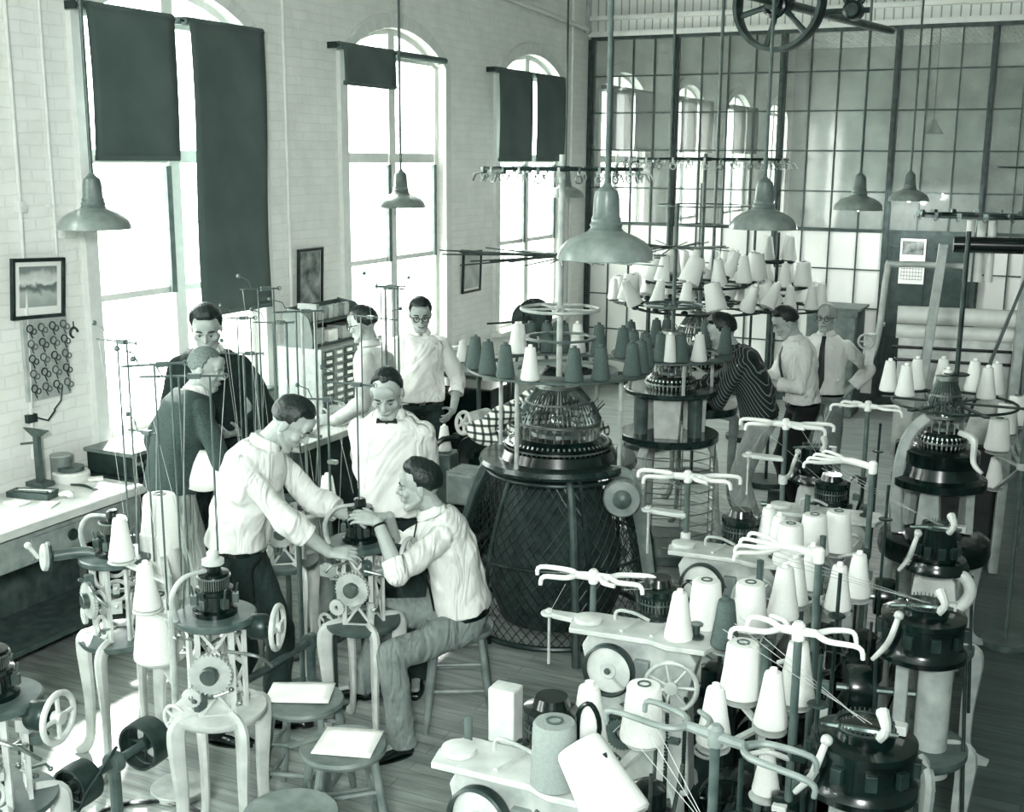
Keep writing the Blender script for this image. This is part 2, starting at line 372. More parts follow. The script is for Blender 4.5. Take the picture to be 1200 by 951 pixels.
# ---- glazed steel partition
steelbar = mat('dark steel sash', .27, .5, .1)
glass_p = glass_mat('dusty partition glass', .30, .62)
frost = mat('whitewashed glass', .88, .35, var=.03, scale=2.)
colx = [WX+.03, -4.5, -3.23, -1.98, -1.0, .25, 1.5, 2.7]; panes = [4, 4, 4, 3, 4, 4, 4]
rows = [4.2, 3.77, 3.34, 2.9, 2.45, 2.02, 1.58, 1.14, .7]
fr = MB(); br_ = MB()
for x in colx: fr.box((x, BY, 2.1), (.062, .12, 4.2)); fr.box((x, BY, 2.1), (.022, .16, 4.2))
fr.box(((colx[0]+2.7)/2, BY, 4.215), (2.7-colx[0], .1, .05)); fr.box(((colx[0]+2.7)/2, BY, .08), (2.7-colx[0], .1, .16))
struct('partition_frame', fr, steelbar, 'dark steel posts of the glazed partition', smooth=False)
for i, n in enumerate(panes):
    x0, x1 = colx[i], colx[i+1]
    for j in range(1, n):
        x = x0+(x1-x0)*j/n
        br_.box((x, BY, 2.1 if i != 3 else 3.1), (.015, .04, 4.2 if i != 3 else 2.2))
for h in rows[1:]:
    if h < 2: br_.box(((colx[0]-1.98)/2, BY, h), (-1.98-colx[0], .035, .014)); br_.box((.85, BY, h), (3.7, .035, .014))
    else: br_.box((-1.45, BY, h), (8.3, .035, .017 if h != 2.02 else .04))
struct('partition_glazing_bars', br_, steelbar, 'thin dark glazing bars of the partition', smooth=False)
struct('partition_glass', MB().box((-1.45, BY+.005, 3.1), (8.3, .006, 2.2)), glass_p, 'clear dusty upper panes of the partition', smooth=False)
pf = MB().box(((colx[0]-1.98)/2, BY+.005, 1.08), (-1.98-colx[0], .008, 1.84)); pf.box((.85, BY+.005, 1.08), (3.7, .008, 1.84))
struct('partition_whitened_panes', pf, frost, 'whitened lower panes of the partition', smooth=False)
dr = MB().box((-1.49, BY+.0, 1.0), (.98, .05, 2.0)); d = struct('door_1', dr, mat('dark stained door', .26, .45, var=.05), 'dark wooden door in the glazed partition', bevel=.004)
dp = MB()
for xx in (-1.73, -1.26):
    for z0, z1 in ((.15, .85), (1.0, 1.85)):
        dp.box((xx, BY-.03, z0), (.38, .02, .03)); dp.box((xx, BY-.03, z1), (.38, .02, .03)); dp.box((xx-.18, BY-.03, (z0+z1)/2), (.03, .02, z1-z0)); dp.box((xx+.18, BY-.03, (z0+z1)/2), (.03, .02, z1-z0))
dp.build('door_panel', MATS['dark stained door'], d, smooth=False); MB().ell((-1.92, BY-.06, .98), (.03, .03, .03)).build('door_knob', steel, d)
bead = board_mat('white beadboard', .82, .02, .055, 'Y', .6, .8)
def bead_mat():
    m = bpy.data.materials.new('white tongue and groove boards'); m.use_nodes = True; nt = m.node_tree; b = nt.nodes['Principled BSDF']; L = nt.links.new
    tc = nt.nodes.new('ShaderNodeTexCoord'); w = nt.nodes.new('ShaderNodeTexWave'); w.bands_direction = 'X'; w.inputs['Scale'].default_value = 3.2; L(tc.outputs['Object'], w.inputs[0])
    r = nt.nodes.new('ShaderNodeValToRGB'); r.color_ramp.elements[0].color = tone(.55); r.color_ramp.elements[1].color = tone(.85); r.color_ramp.elements[1].position = .12; L(w.outputs['Fac'], r.inputs[0]); L(r.outputs[0], b.inputs['Base Color']); b.inputs['Roughness'].default_value = .6
    return m
struct('wall_back', MB().box((-1.45, BY+.03, 4.62), (8.3, .08, .76)), bead_mat(), 'white grooved boards above the glazed partition', smooth=False)
tb = MB().box((-1.45, BY-.05, 4.44), (8.3, .12, .05)); tb.box((-1.45, BY-.04, 4.26), (8.3, .06, .06)); struct('trim_1', tb, trim_m, smooth=False)
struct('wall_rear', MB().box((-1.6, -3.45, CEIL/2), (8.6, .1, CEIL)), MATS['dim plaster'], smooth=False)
struct('wall_far', MB().box((-1.45, 25.1, CEIL/2), (8.6, .1, CEIL)), mat('far plaster', .6, .8, scale=2), 'far wall of the next room', smooth=False)

# ================================================================== LIGHT
w = bpy.data.worlds.new('sky'); sc.world = w; w.use_nodes = True; bg = w.node_tree.nodes['Background']
bg.inputs[0].default_value = (.93, 1.0, .97, 1); bg.inputs[1].default_value = 7
def light(name, kind, loc, rot, energy, **k):
    d = bpy.data.lights.new(name, kind); d.energy = energy
    for a, b in k.items(): setattr(d, a, b)
    o = bpy.data.objects.new(name, d); COL.objects.link(o); o.location = loc; o.rotation_euler = rot; return o
sd = V((.72, -.98, -1.0))
light('sun', 'SUN', (-20, 20, 20), sd.to_track_quat('-Z', 'Y').to_euler(), 12, angle=radians(1.5), color=(1, .98, .93))
light('flash_bulb', 'AREA', (.6, -1.6, 3.7), V((-.80, .62, -.16)).to_track_quat('-Z', 'Y').to_euler(), 230, size=.7, color=(.95, 1, .98))
sc.view_settings.exposure = 1.35
# ================================================================== PEOPLE
skin = mat('skin', .64, .5, var=.035, scale=30)
hair_d = mat('dark hair', .12, .45, var=.07, scale=60, bump=.6)
hair_m = mat('cropped fair hair', .42, .7, var=.10, scale=120, bump=.2)
hair_g = mat('thin grey hair', .6, .6, var=.1, scale=80, bump=.4)
eye_w = mat('eye white', .62, .5); eye_b = mat('iris', .08, .2)
lipm = mat('lips', .55, .5)
shirt_w = mat('white cotton shirt', .86, .8, var=.02, scale=6)
sweat = mat('dark wool', .15, .95, var=.04, scale=90, bump=.3)
trou_g = mat('grey flannel', .50, .9, var=.03, scale=40)
trou_d = mat('dark trousers cloth', .17, .9, var=.03, scale=40)
trou_l = mat('light chinos', .66, .9, var=.03, scale=40)
leather = mat('black shoe leather', .07, .2, coat=.4)
tie_m = mat('black tie silk', .07, .5)
def folds(m, sc_=3.6, st=1.0):
    nt = m.node_tree; L = nt.links.new; b = nt.nodes['Principled BSDF']; tc = nt.nodes['Texture Coordinate']
    mp = nt.nodes.new('ShaderNodeMapping'); mp.inputs['Rotation'].default_value = (.5, .9, .4); mp.inputs['Scale'].default_value = (1, 2.6, 1); L(tc.outputs['Object'], mp.inputs[0])
    n = nt.nodes.new('ShaderNodeTexNoise'); n.inputs['Scale'].default_value = sc_; n.inputs['Detail'].default_value = 2; n.inputs['Distortion'].default_value = 1.5; L(mp.outputs[0], n.inputs[0])
    bp = nt.nodes.new('ShaderNodeBump'); bp.inputs['Strength'].default_value = st; bp.inputs['Distance'].default_value = .05; L(n.outputs['Fac'], bp.inputs['Height']); L(bp.outputs[0], b.inputs['Normal'])
for m_ in (shirt_w, trou_g, trou_d, trou_l): folds(m_)
def striped_mat():
    m = bpy.data.materials.new('dark striped cotton'); m.use_nodes = True; nt = m.node_tree; b = nt.nodes['Principled BSDF']; L = nt.links.new
    tc = nt.nodes.new('ShaderNodeTexCoord'); w_ = nt.nodes.new('ShaderNodeTexWave'); w_.inputs['Scale'].default_value = 16; w_.inputs['Distortion'].default_value = .08; w_.bands_direction = 'Y'; mp = nt.nodes.new('ShaderNodeMapping'); mp.inputs['Rotation'].default_value = (-.62, 0, .35); L(tc.outputs['Object'], mp.inputs[0]); L(mp.outputs[0], w_.inputs[0])
    r = nt.nodes.new('ShaderNodeValToRGB'); r.color_ramp.elements[0].color = tone(.12); r.color_ramp.elements[0].position = .88; r.color_ramp.elements[1].color = tone(.5); r.color_ramp.elements[1].position = .97; L(w_.outputs['Fac'], r.inputs[0]); L(r.outputs[0], b.inputs['Base Color']); b.inputs['Roughness'].default_value = .8
    return m
def plaid_mat():
    m = bpy.data.materials.new('plaid flannel'); m.use_nodes = True; nt = m.node_tree; b = nt.nodes['Principled BSDF']; L = nt.links.new
    tc = nt.nodes.new('ShaderNodeTexCoord'); prev = None
    for d in ('X', 'Z'):
        w_ = nt.nodes.new('ShaderNodeTexWave'); w_.inputs['Scale'].default_value = 7; w_.bands_direction = d; L(tc.outputs['Object'], w_.inputs[0])
        r = nt.nodes.new('ShaderNodeValToRGB'); r.color_ramp.elements[0].color = tone(.3); r.color_ramp.elements[0].position = .1; r.color_ramp.elements[1].color = tone(.95); r.color_ramp.elements[1].position = .45; L(w_.outputs['Fac'], r.inputs[0])
        if prev is None: prev = r
        else:
            mx = nt.nodes.new('ShaderNodeMixRGB'); mx.blend_type = 'MULTIPLY'; mx.inputs[0].default_value = 1; L(prev.outputs[0], mx.inputs[1]); L(r.outputs[0], mx.inputs[2]); L(mx.outputs[0], b.inputs['Base Color'])
    b.inputs['Roughness'].default_value = .85; return m
striped = striped_mat(); plaid = plaid_mat()
fold_tex = bpy.data.textures.new('folds', 'CLOUDS'); fold_tex.noise_scale = .15; fold_tex.noise_depth = 1
def rem(o, vox, smooth=2, disp=0):
    r = o.modifiers.new('Remesh', 'REMESH'); r.mode = 'VOXEL'; r.voxel_size = vox; r.use_smooth_shade = True
    if smooth: s = o.modifiers.new('Smooth', 'SMOOTH'); s.iterations = smooth; s.factor = .5
    if disp:
        d = o.modifiers.new('Displace', 'DISPLACE'); d.texture = fold_tex; d.strength = disp; d.mid_level = .5; d.texture_coords = 'LOCAL'
def ik(a, b, l1, l2, hint):
    """two-bone chain from a to b; hint = direction the middle joint points to. returns joint, end"""
    a, b = V(a), V(b); d = b-a; L = min(d.length, (l1+l2)*.999); z = d.normalized(); b = a+z*L
    x = V(hint)-z*V(hint).dot(z)
    if x.length < 1e-4: x = frame(z)[0]
    x.normalize(); t = (l1*l1-l2*l2+L*L)/(2*L); h = sqrt(max(0, l1*l1-t*t))
    return a+z*t+x*h, b
def RX(a): return Matrix.Rotation(a, 3, 'X')
def RZ(a): return Matrix.Rotation(a, 3, 'Z')
def RY(a): return Matrix.Rotation(a, 3, 'Y')
def hand(mb, w, d, n, side, curl, spread=.12, s=1.0, point=False):
    """w wrist, d finger direction, n palm normal (curl direction), side = +1/-1 thumb side along d x n"""
    d = V(d).normalized(); n = (V(n)-d*V(n).dot(d)).normalized(); r = d.cross(n)*side
    c = w+d*.045*s
    mb.loft([(w+d*.005*s, r*.027*s, n*.018*s), (w+d*.03*s, r*.034*s, n*.017*s), (w+d*.06*s, r*.040*s, n*.015*s), (w+d*.088*s, r*.040*s, n*.012*s)], 12)
    for i, L in enumerate((.072, .082, .077, .06)):
        off = (.030-.0205*i)*s; p = w+d*(.082-(.006 if i in (0, 3) else 0))*s+r*off
        a = curl*(1+.08*i); dd = (d+r*spread*(1.5-i)*.35).normalized()
        if point and i == 0: a = .15
        for k, f in enumerate((.46, .30, .24)):
            ang = a*(.5, 1.15, 1.6)[k]
            q = p+(dd*cos(ang)+n*sin(ang))*L*f*s
            mb.rcone(p, (.0095-.0008*k)*s, q, (.0088-.0010*k)*s, 8); p = q
    p = w+d*.022*s+r*.026*s+n*.006*s
    for k, (L, a) in enumerate(((.042, .75), (.032, .5), (.027, .3))):
        q = p+((d*cos(a)+r*sin(a))*(.92)+n*(.25+.25*curl)).normalized()*L*s
        mb.rcone(p, (.0135-.0018*k)*s, q, (.0118-.0018*k)*s, 8); p = q
def head_shapes(mb, C, R, s=1.0):
    T = lambda x, y, z: C+R @ (V((x, y, z))*s)
    E = lambda c, r: mb.ell(T(*c), tuple(k*s for k in r), R, 18, 12)
    K = lambda a, ra, b, rb: mb.rcone(T(*a), ra*s, T(*b), rb*s, 10)
    E((0, .014, .03), (.075, .096, .090)); E((0, -.018, -.03), (.064, .072, .080)); E((0, -.03, -.07), (.047, .052, .045))
    K((-.022, -.072, -.100), .018, (.022, -.072, -.100), .018)
    for q in (-1, 1):
        K((q*.058, .0, -.05), .015, (q*.03, -.065, -.098), .016)
        E((q*.045, -.062, -.018), (.022, .024, .022)); K((q*.044, -.076, .030), .010, (q*.012, -.088, .028), .010)
        E((q*.078, .012, -.006), (.009, .020, .032)); K((q*.0, -.095, -.024), .011, (q*.013, -.092, -.028), .008)
    K((0, -.088, .022), .008, (0, -.112, -.018), .011); E((0, -.080, -.060), (.028, .017, .017))
    E((0, -.066, .055), (.055, .026, .04))
def hair_mesh(C, R, s, style):
    mb = MB(); n, m = 48, 32; vs = []; fs = []
    for i in range(m+1):
        th = pi*i/m
        for j in range(n):
            ph = 2*pi*j/n; d = V((sin(th)*cos(ph), sin(th)*sin(ph), cos(th)))
            fr = -d.y; up = d.z; sd = abs(d.x)
            base = V((d.x*.079, .014+d.y*.100, .03+d.z*.094))
            # signed amount inside the hair region
            line = .50 if fr > .2 else (-.05 if fr > -.15 else -.62)
            if fr > .35: line = .60 + .08*(1-sd)
            elif fr > .17: line = -.20+(fr-.17)/.18*.78
            elif fr > -.15: line = -.20
            else: line = -.20-min(1, (-fr-.15)/.3)*.28
            vol = .010
            if style == 'crew': vol = .005; line += .06 if fr > .2 else 0
            if style == 'short': vol = .012+.010*max(0, up)*max(0, fr+.5)
            if style == 'full': vol = .014+.026*max(0, up)*max(0, fr+.45)
            if style == 'curly': vol = .018+.022*max(0, up)*max(0, fr+.5)
            if style == 'receding': line = line+(.16+.14*min(1, sd*1.5) if fr > .1 else 0); vol = .008
            if style == 'bald': vol = .004; line = line if fr < .1 and up < .55 else 9
            if style == 'thin': vol = .004; line += .25 if fr > .1 else .0
            line += noise.noise(d*14)*.05
            k = max(0, min(1, (up-line)/.18+.65)); k = k*k*(3-2*k)
            vol *= max(.5, min(1, .6+up*.9))*(.55+.45*max(0, min(1, (up-line)/.35)))
            nz = noise.noise(d*9)*.0025+noise.noise(V((d.x*30, d.y*6, d.z*6)))*.0025
            r = 1-.16*(1-k); off = d*(vol*k+nz*k)
            p = V((base.x*r, .014+(base.y-.014)*r, .03+(base.z-.03)*r))+off
            vs.append(C+R @ (p*s))
    for i in range(m):
        for j in range(n): fs.append((i*n+j, (i+1)*n+j, (i+1)*n+(j+1) % n, i*n+(j+1) % n))
    return mb.add(vs, fs)
def person(label, loc, rz, s=1.0, hip=.95, lean=0., twist=0., side=0., head=(0, 0, 0), feet=None, knees=None, hands=None, elbows=None, hdir=None, curl=(.5, .5), tips=None,
           top='shirt', topm=None, pants=None, hair='short', hairm=None, cuff=(1.0, 1.0), tie=None, glasses=False, vox=.006, pelvis=(0, 0), belly=0., watch=None, collar=True, shoes=True, neck_f=.0, hs=1.0, shrug=0.):
    """local frame: the person faces -Y, left hand on +X. targets in local metres, before scale s"""
    root = thing('person', label, 'person', loc, rz)
    B = MB(); S = MB(); TR = MB()
    S.M = B.M = TR.M = Matrix.Scale(s, 4)
    pel = V((pelvis[0], pelvis[1], hip))
    def spine(t):      # t 0..1 from the pelvis to the neck base: position, rotation
        N = 12; p = V(pel); 
        for i in range(int(t*N+.5)):
            a = lean*min(1, .25+.95*(i+.5)/N); R = RZ(twist*(i/N)) @ RX(a) @ RY(side*i/N); p = p+R @ V((0, 0, .56/N))
        a = lean*min(1, .25+.95*t); return p, RZ(twist*t) @ RX(a) @ RY(side*t)
    secs = [(-.10, .10, .085), (-.02, .155, .108), (.12, .16, .112), (.30, .148, .105), (.5, .158, .112), (.68, .176, .122), (.82, .172, .112), (.90, .140, .092), (.97, .092, .070), (1.0, .066, .060), (1.05, .055, .055)]
    def torso(mb, grow, t0=-.2, t1=2, extra=0):
        L = []
        for t, hw, hd in secs:
            if t < t0 or t > t1: continue
            p, R = spine(max(0, t)); 
            if t < 0: p = p+V((0, 0, t*.56))
            b = belly*max(0, 1-abs(t-.25)/.35)
            L.append((p+R @ V((0, -b*.5, 0)), R @ V((hw+grow+extra*(.3 < t < .95)*.0, 0, 0)), R @ V((0, hd+grow+b*.5, 0))))
        mb.loft(L, 28)
    torso(B, 0)
    pc, Rc = spine(.84); pn, Rn = spine(1.0)
    sh = [pc+Rc @ V((q*.168, 0, .004+shrug)) for q in (-1, 1)]           # right, left
    # head
    Rh = RZ(twist+head[0]) @ RX(head[1]) @ RY(head[2])
    hc = pn+Rn @ V((0, -.02-neck_f, .06))+Rh @ V((0, -.012, .095*hs))
    B.rcone(pn-Rn @ V((0, 0, .03)), .062, hc+Rh @ V((0, .02, -.045)), .052, 14)
    head_shapes(B, hc, Rh, hs)
    # arms
    hands = hands or [V((-.22, -.05, .78)), V((.22, -.05, .78))]; elbows = elbows or [(-.3, .6, -.2), (.3, .6, -.2)]
    hdir = hdir or [(0, -.1, -1), (0, -.1, -1)]; tips = tips or [(1, 0, 0), (-1, 0, 0)]
    arm = []
    for k, q in enumerate((-1, 1)):
        e, w_ = ik(sh[k], V(hands[k]), .30, .265, elbows[k]); arm.append((sh[k], e, w_))
        B.rcone(sh[k], .048, sh[k].lerp(e, .45), .046); B.rcone(sh[k].lerp(e, .45), .046, e, .038)
        B.rcone(e, .039, e.lerp(w_, .35), .040); B.rcone(e.lerp(w_, .35), .040, w_, .026)
        hand(B, w_, hdir[k], tips[k], -q, curl[k], point=False, s=hs)
    # legs
    feet = feet or [(-.11, .0, .0, -.15), (.11, .0, .0, .15)]; knees = knees or [(-.1, -1, 0), (.1, -1, 0)]
    SH = []
    for k, q in enumerate((-1, 1)):
        hj = pel+V((q*.09, 0, -.03)); ft = V(feet[k][:3])+V((0, 0, .085))
        kn, an = ik(hj, ft, .44, .43, knees[k])
        B.rcone(hj, .078, kn, .052, 14); B.rcone(kn, .052, kn.lerp(an, .35), .052, 14); B.rcone(kn.lerp(an, .35), .052, an, .035, 14)
        fd = RZ(feet[k][3]) @ V((0, -1, 0)); pt = feet[k][4] if len(feet[k]) > 4 else 0
        fd = (fd*cos(pt)+V((0, 0, -1))*sin(pt))
        B.rcone(an-V((0, 0, .035)), .035, an+fd*.14-V((0, 0, .055)), .028)
        # trousers
        TR.rcone(hj+V((0, .0, .01)), .098, hj.lerp(kn, .5), .086, 16); TR.rcone(hj.lerp(kn, .5), .086, kn, .074, 16)
        TR.rcone(kn, .074, kn.lerp(an, .5), .069, 16)
        h = an+(kn-an).normalized()*-.035
        TR.path([kn.lerp(an, .5), kn.lerp(an, .8), h], [.069, .066, .068], 16)
        sm = MB(Matrix.Scale(s, 4)); r = fd.cross(V((0, 0, 1))).normalized(); u = r.cross(fd).normalized()
        a0 = an-V((0, 0, .085))
        sm.loft([(a0-fd*.055+u*.03, r*.028, u*.028), (a0-fd*.04+u*.035, r*.034, u*.036), (a0+fd*.02+u*.036, r*.036, u*.038), (a0+fd*.09+u*.030, r*.044, u*.030), (a0+fd*.15+u*.022, r*.044, u*.022), (a0+fd*.19+u*.018, r*.028, u*.014)], 18)
        sm.rcone(a0+u*.05-fd*.01, .042, an+V((0, 0, .01)), .040)
        sole = MB(Matrix.Scale(s, 4)); P = []
        for i in range(20):
            a = 2*pi*i/20; P.append((.125*cos(a)+.066, (.045-.004*cos(a))*sin(a)))
        sole.prism(P, .016, a0+u*.001, X=fd, Y=r)
        if shoes:
            o = sm.build('shoe', leather, root); rem(o, .007, 3); sole.build('sole', leather, o, smooth=False)
    # garments
    torso(TR, .016, -.3, .13)
    pb, Rb = spine(.10)
    o = TR.build('trousers', pants or trou_g, root); rem(o, .009, 3, .024)
    bl = MB(Matrix.Scale(s, 4)); bl.loft([(pb-Rb @ V((0, 0, .018)), Rb @ V((.180+belly*.2, 0, 0)), Rb @ V((0, .133+belly*.4, 0))), (pb+Rb @ V((0, 0, .018)), Rb @ V((.180+belly*.2, 0, 0)), Rb @ V((0, .133+belly*.4, 0)))], 28)
    bk = MB(Matrix.Scale(s, 4)).box(pb+Rb @ V((0, -.136-belly*.4, 0)), (.045, .008, .034), R=Rb)
    if top == 'shirt': o = bl.build('belt', leather, root, smooth=False); bk.build('buckle', steel, o)
    knit = top == 'sweater'
    t0 = .10 if not knit else -.05
    L = []
    for t, hw, hd in [(t0, .160, .112)]+[x for x in secs if t0 < x[0] < 1.01]:
        p, R = spine(max(0, t)); g = .020+(.010 if t < .35 else 0)+(.008 if knit else 0); b = belly*max(0, 1-abs(t-.25)/.35)
        if t > .98: g = .004
        L.append((p+R @ V((0, -b*.5, 0)), R @ V((hw+g, 0, 0)), R @ V((0, hd+g+b*.5, 0))))
    S.loft(L, 28)
    for k, q in enumerate((-1, 1)):
        a, e, w_ = arm[k]; c = cuff[k]
        S.rcone(a, .062, a.lerp(e, .5), .064); S.rcone(a.lerp(e, .5), .064, e, .058, 14)
        if c > 0:
            en = e.lerp(w_, c); pts = [e, e.lerp(en, .35), e.lerp(en, .8), en]
            rr = [.060, .062, .056 if c < .75 else .046, .056 if c < .75 else .036]
            S.path(pts, rr, 16)
            cm = MB(Matrix.Scale(s, 4)); dd = (w_-e).normalized()
            rc = .058 if c < .75 else .038
            cm.lathe([(rc-.008, -.022 if c < .75 else -.03), (rc, -.022 if c < .75 else -.03), (rc+.001, .012), (rc-.008, .012)], en, 18, dd, closed=True)
            oc = cm.build('cuff', topm or shirt_w, root)
    tm = topm or shirt_w
    o = S.build('sweater' if knit else 'shirt', tm, root); rem(o, .009, 3, .025 if knit else .038)
    if collar:
        cb = MB(Matrix.Scale(s, 4)); cz = pn+Rn @ V((0, -.012, .012))
        mm = shirt_w if knit else tm
        prof = []
        for i in range(25):
            a = -pi/2+.16+(2*pi-.32)*i/24; ca, sa = cos(a), sin(a)
            prof.append((ca, sa))
        vs = []; 
        for ca, sa in prof:
            for rr, z in ((.062, -.006), (.060, .030), (.074, .004), (.078, -.020 if sa < -.6 else -.008)):
                vs.append(cz+Rn @ V((ca*rr*1.05, sa*rr, z)))
        fs = [(i*4+j, (i+1)*4+j, (i+1)*4+j+1, i*4+j+1) for i in range(24) for j in range(3)]
        oc = cb.add(vs, fs).build('collar', mm, root); so = oc.modifiers.new('Solidify', 'SOLIDIFY'); so.thickness = .004*s
    o = B.build('body', skin, root); rem(o, vox, 1)
    hm = hair_mesh(hc*s, Rh, hs*s, hair); ho = hm.build('hair', hairm or hair_d, root)
    T = lambda x, y, z: (hc+Rh @ (V((x, y, z))*hs))*s
    for q in (-1, 1):
        ey = MB().ell(T(q*.031, -.0755, .006), (.0108*s,)*3, None, 12, 8).build('eye', eye_w, root); setl = MB().ell(T(q*.030, -.0845, .004), (.0066*s, .0035*s, .0066*s), Rh, 10, 6).build('iris', eye_b, ey)
        MB().path([T(q*.052, -.078, .030), T(q*.032, -.0915, .036), T(q*.014, -.0935, .032)], [.003*s, .005*s, .004*s], 6).build('eyebrow', hairm or hair_d, root)
        MB().path([T(q*.046, -.082, .008), T(q*.031, -.0905, .016), T(q*.016, -.086, .009)], [.0025*s, .0035*s, .0025*s], 6).build('eyelid', lipm, root)
    MB().path([T(-.024, -.084, -.062), T(-.010, -.0955, -.060), T(.010, -.0955, -.060), T(.024, -.084, -.062)], [.003*s, .0055*s, .0055*s, .003*s], 6).build('lips', lipm, root)
    if tie == 'bow':
        p = pn+Rn @ V((0, -.088, -.008)); bm = MB(Matrix.Scale(s, 4))
        for q in (-1, 1): bm.prism([(0, -.009), (q*.05, -.024), (q*.055, 0), (q*.05, .024), (0, .009)] if q > 0 else [(0, .009), (q*.05, .024), (q*.055, 0), (q*.05, -.024), (0, -.009)], .012, p, X=Rn @ V((1, 0, 0)), Y=Rn @ V((0, 0, 1)))
        bm.ell(p, (.011, .011, .011)); bm.build('bow_tie', tie_m, root, bevel=.003)
    elif tie:
        bm = MB(Matrix.Scale(s, 4)); pts = []
        for t, off in ((.99, .072), (.96, .088), (.90, .118), (.8, .148), (.68, .160), (.5, .152), (.32, .146), (tie if isinstance(tie, float) else .2, .146)):
            p, R = spine(t); pts.append((p+R @ V((0, -off-.004-belly*max(0, 1-abs(t-.25)/.35), 0)), R))
        wd = [.016, .019, .018, .022, .027, .031, .035, .004]
        bm.loft([(p, R @ V((wd_, 0, 0)), R @ V((0, .005, 0))) for (p, R), wd_ in zip(pts, wd)], 10)
        bm.build('tie', tie_m, root)
    if glasses:
        gm = MB(Matrix.Identity(4))
        for q in (-1, 1):
            gm.torus(T(q*.032, -.098, .004), .021*s, .0032*s, Rh @ V((0, 1, 0)), 18, 6); gm.path([T(q*.052, -.096, .010), T(q*.078, -.05, .010), T(q*.082, .01, .006)], .0028*s, 6)
        gm.path([T(-.012, -.1, .008), T(0, -.104, .010), T(.012, -.1, .008)], .003*s, 6); go = gm.build('glasses', tie_m, root)
    if watch is not None:
        a, e, w_ = arm[watch]; dd = (w_-e).normalized(); c = w_-dd*.02
        o = MB(Matrix.Scale(s, 4)).torus(c, .030, .006, dd, 20, 6).build('wristwatch', leather, root)
    return root, arm, hc
def face_to(loc, tgt): # heading so that -Y looks to tgt
    d = V(tgt)-V(loc); return atan2(d.x, -d.y)
def local(loc, rz, s, p):   # world point -> person's local metres
    q = Matrix.Rotation(-rz, 3, 'Z') @ (V(p)-V(loc)); return q/s
M3 = V((-2.98, 4.58, 0))
# leaning man, white shirt, left of the centre machine
L = V((-3.50, 4.28, 0)); rz = radians(106)
person('man in white shirt bending over the small knitting machine from its left', L, rz, 1.0, .95, lean=.40, head=(0.1, .75, 0), neck_f=.02,
       feet=[(-.10, .10, 0, -.1), (.12, -.12, 0, .1)], hands=[local(L, rz, 1, (-3.02, 4.36, .99)), local(L, rz, 1, (-2.99, 4.55, 1.10))], elbows=[(-.6, .5, -.8), (.5, .4, -.9)],
       hdir=[(.1, -1, .05), (-.3, -1, -.05)], tips=[(.5, -.3, -.8), (-.6, -.2, -.7)], curl=(.55, .6), hair='short', pants=trou_d, cuff=(.45, .5), watch=1, vox=.005)
# bow tie man behind
L = V((-3.12, 5.10, 0)); rz = face_to(L, (-2.75, 4.0, 0))
person('man in white shirt and dark bow tie standing with hands behind his back, looking down', L, rz, 1.0, .95, lean=.14, head=(.05, .55, .0), belly=.04,
       hands=[(-.10, .20, .92), (.10, .22, .93)], elbows=[(-1, .4, -.2), (1, .4, -.2)], hdir=[(.6, .1, -.8), (-.6, .1, -.8)], tips=[(0, -1, 0), (0, -1, 0)], hair='receding', pants=trou_d, cuff=(.95, .95), tie='bow', vox=.005)
# seated man
L = V((-2.62, 4.88, 0)); rz = face_to(L, (-3.0, 4.62, 0))-.12
person('seated young man in white shirt and dark tie reaching to the small machine', L, rz, .99, .57, lean=.38, head=(-.05, .12, 0.0), pelvis=(0, .03), neck_f=.01,
       feet=[local(L, rz, 1, (-2.98, 5.02, 0))[:2]+(0, .1) if False else (-.26, -.52, 0, -.1), (.36, -.27, 0, .5)], knees=[(-.5, -1, .4), (.75, -1, .4)],
       hands=[local(L, rz, 1, (-2.86, 4.62, 1.13)), local(L, rz, 1, (-2.83, 4.47, 1.15))], elbows=[(-.8, .3, -1), (.7, .2, -1)],
       hdir=[(.1, -1, .1), (-.2, -1, .25)], tips=[(.3, -.2, -.9), (-.6, -.2, -.7)], curl=(.5, .55), hair='full', pants=trou_g, cuff=(.35, .22), tie=.12, watch=1, vox=.005)
# crew cut man from the side
L = V((-4.52, 4.98, 0)); rz = radians(152)
person('crew cut man in dark sweater leaning forward, seen from behind', L, rz, 1.0, .95, lean=.44, side=.10, head=(-.75, .3, 0),
       hands=[(-.10, -.34, 1.0), (.25, -.10, .93)], elbows=[(-1, .3, -.5), (1, .5, .1)], hdir=[(.2, -1, 0), (-.7, -.4, -.5)], tips=[(1, 0, -.3), (-1, 0, -.3)], top='sweater', topm=mat('charcoal wool', .27, .95, var=.04, scale=90, bump=.3), hair='crew', hairm=hair_m, pants=trou_l, cuff=(.95, .95))
# tall man in dark cardigan behind
L = V((-4.72, 5.60, 0)); rz = face_to(L, (-3.7, 4.1, 0))
person('tall dark haired man in dark cardigan holding a white paper near the nearest window', L, rz, 1.09, .95, lean=.10, head=(0, .45, 0),
       hands=[(-.02, -.32, 1.12), (.16, -.30, 1.10)], elbows=[(-1, .4, -.7), (1, .4, -.7)], hdir=[(.6, -.8, 0), (-.6, -.8, 0)], tips=[(.5, 0, .8), (-.5, 0, .8)], curl=(.7, .7), top='sweater', topm=sweat, hair='full', pants=trou_d, cuff=(.95, .95))
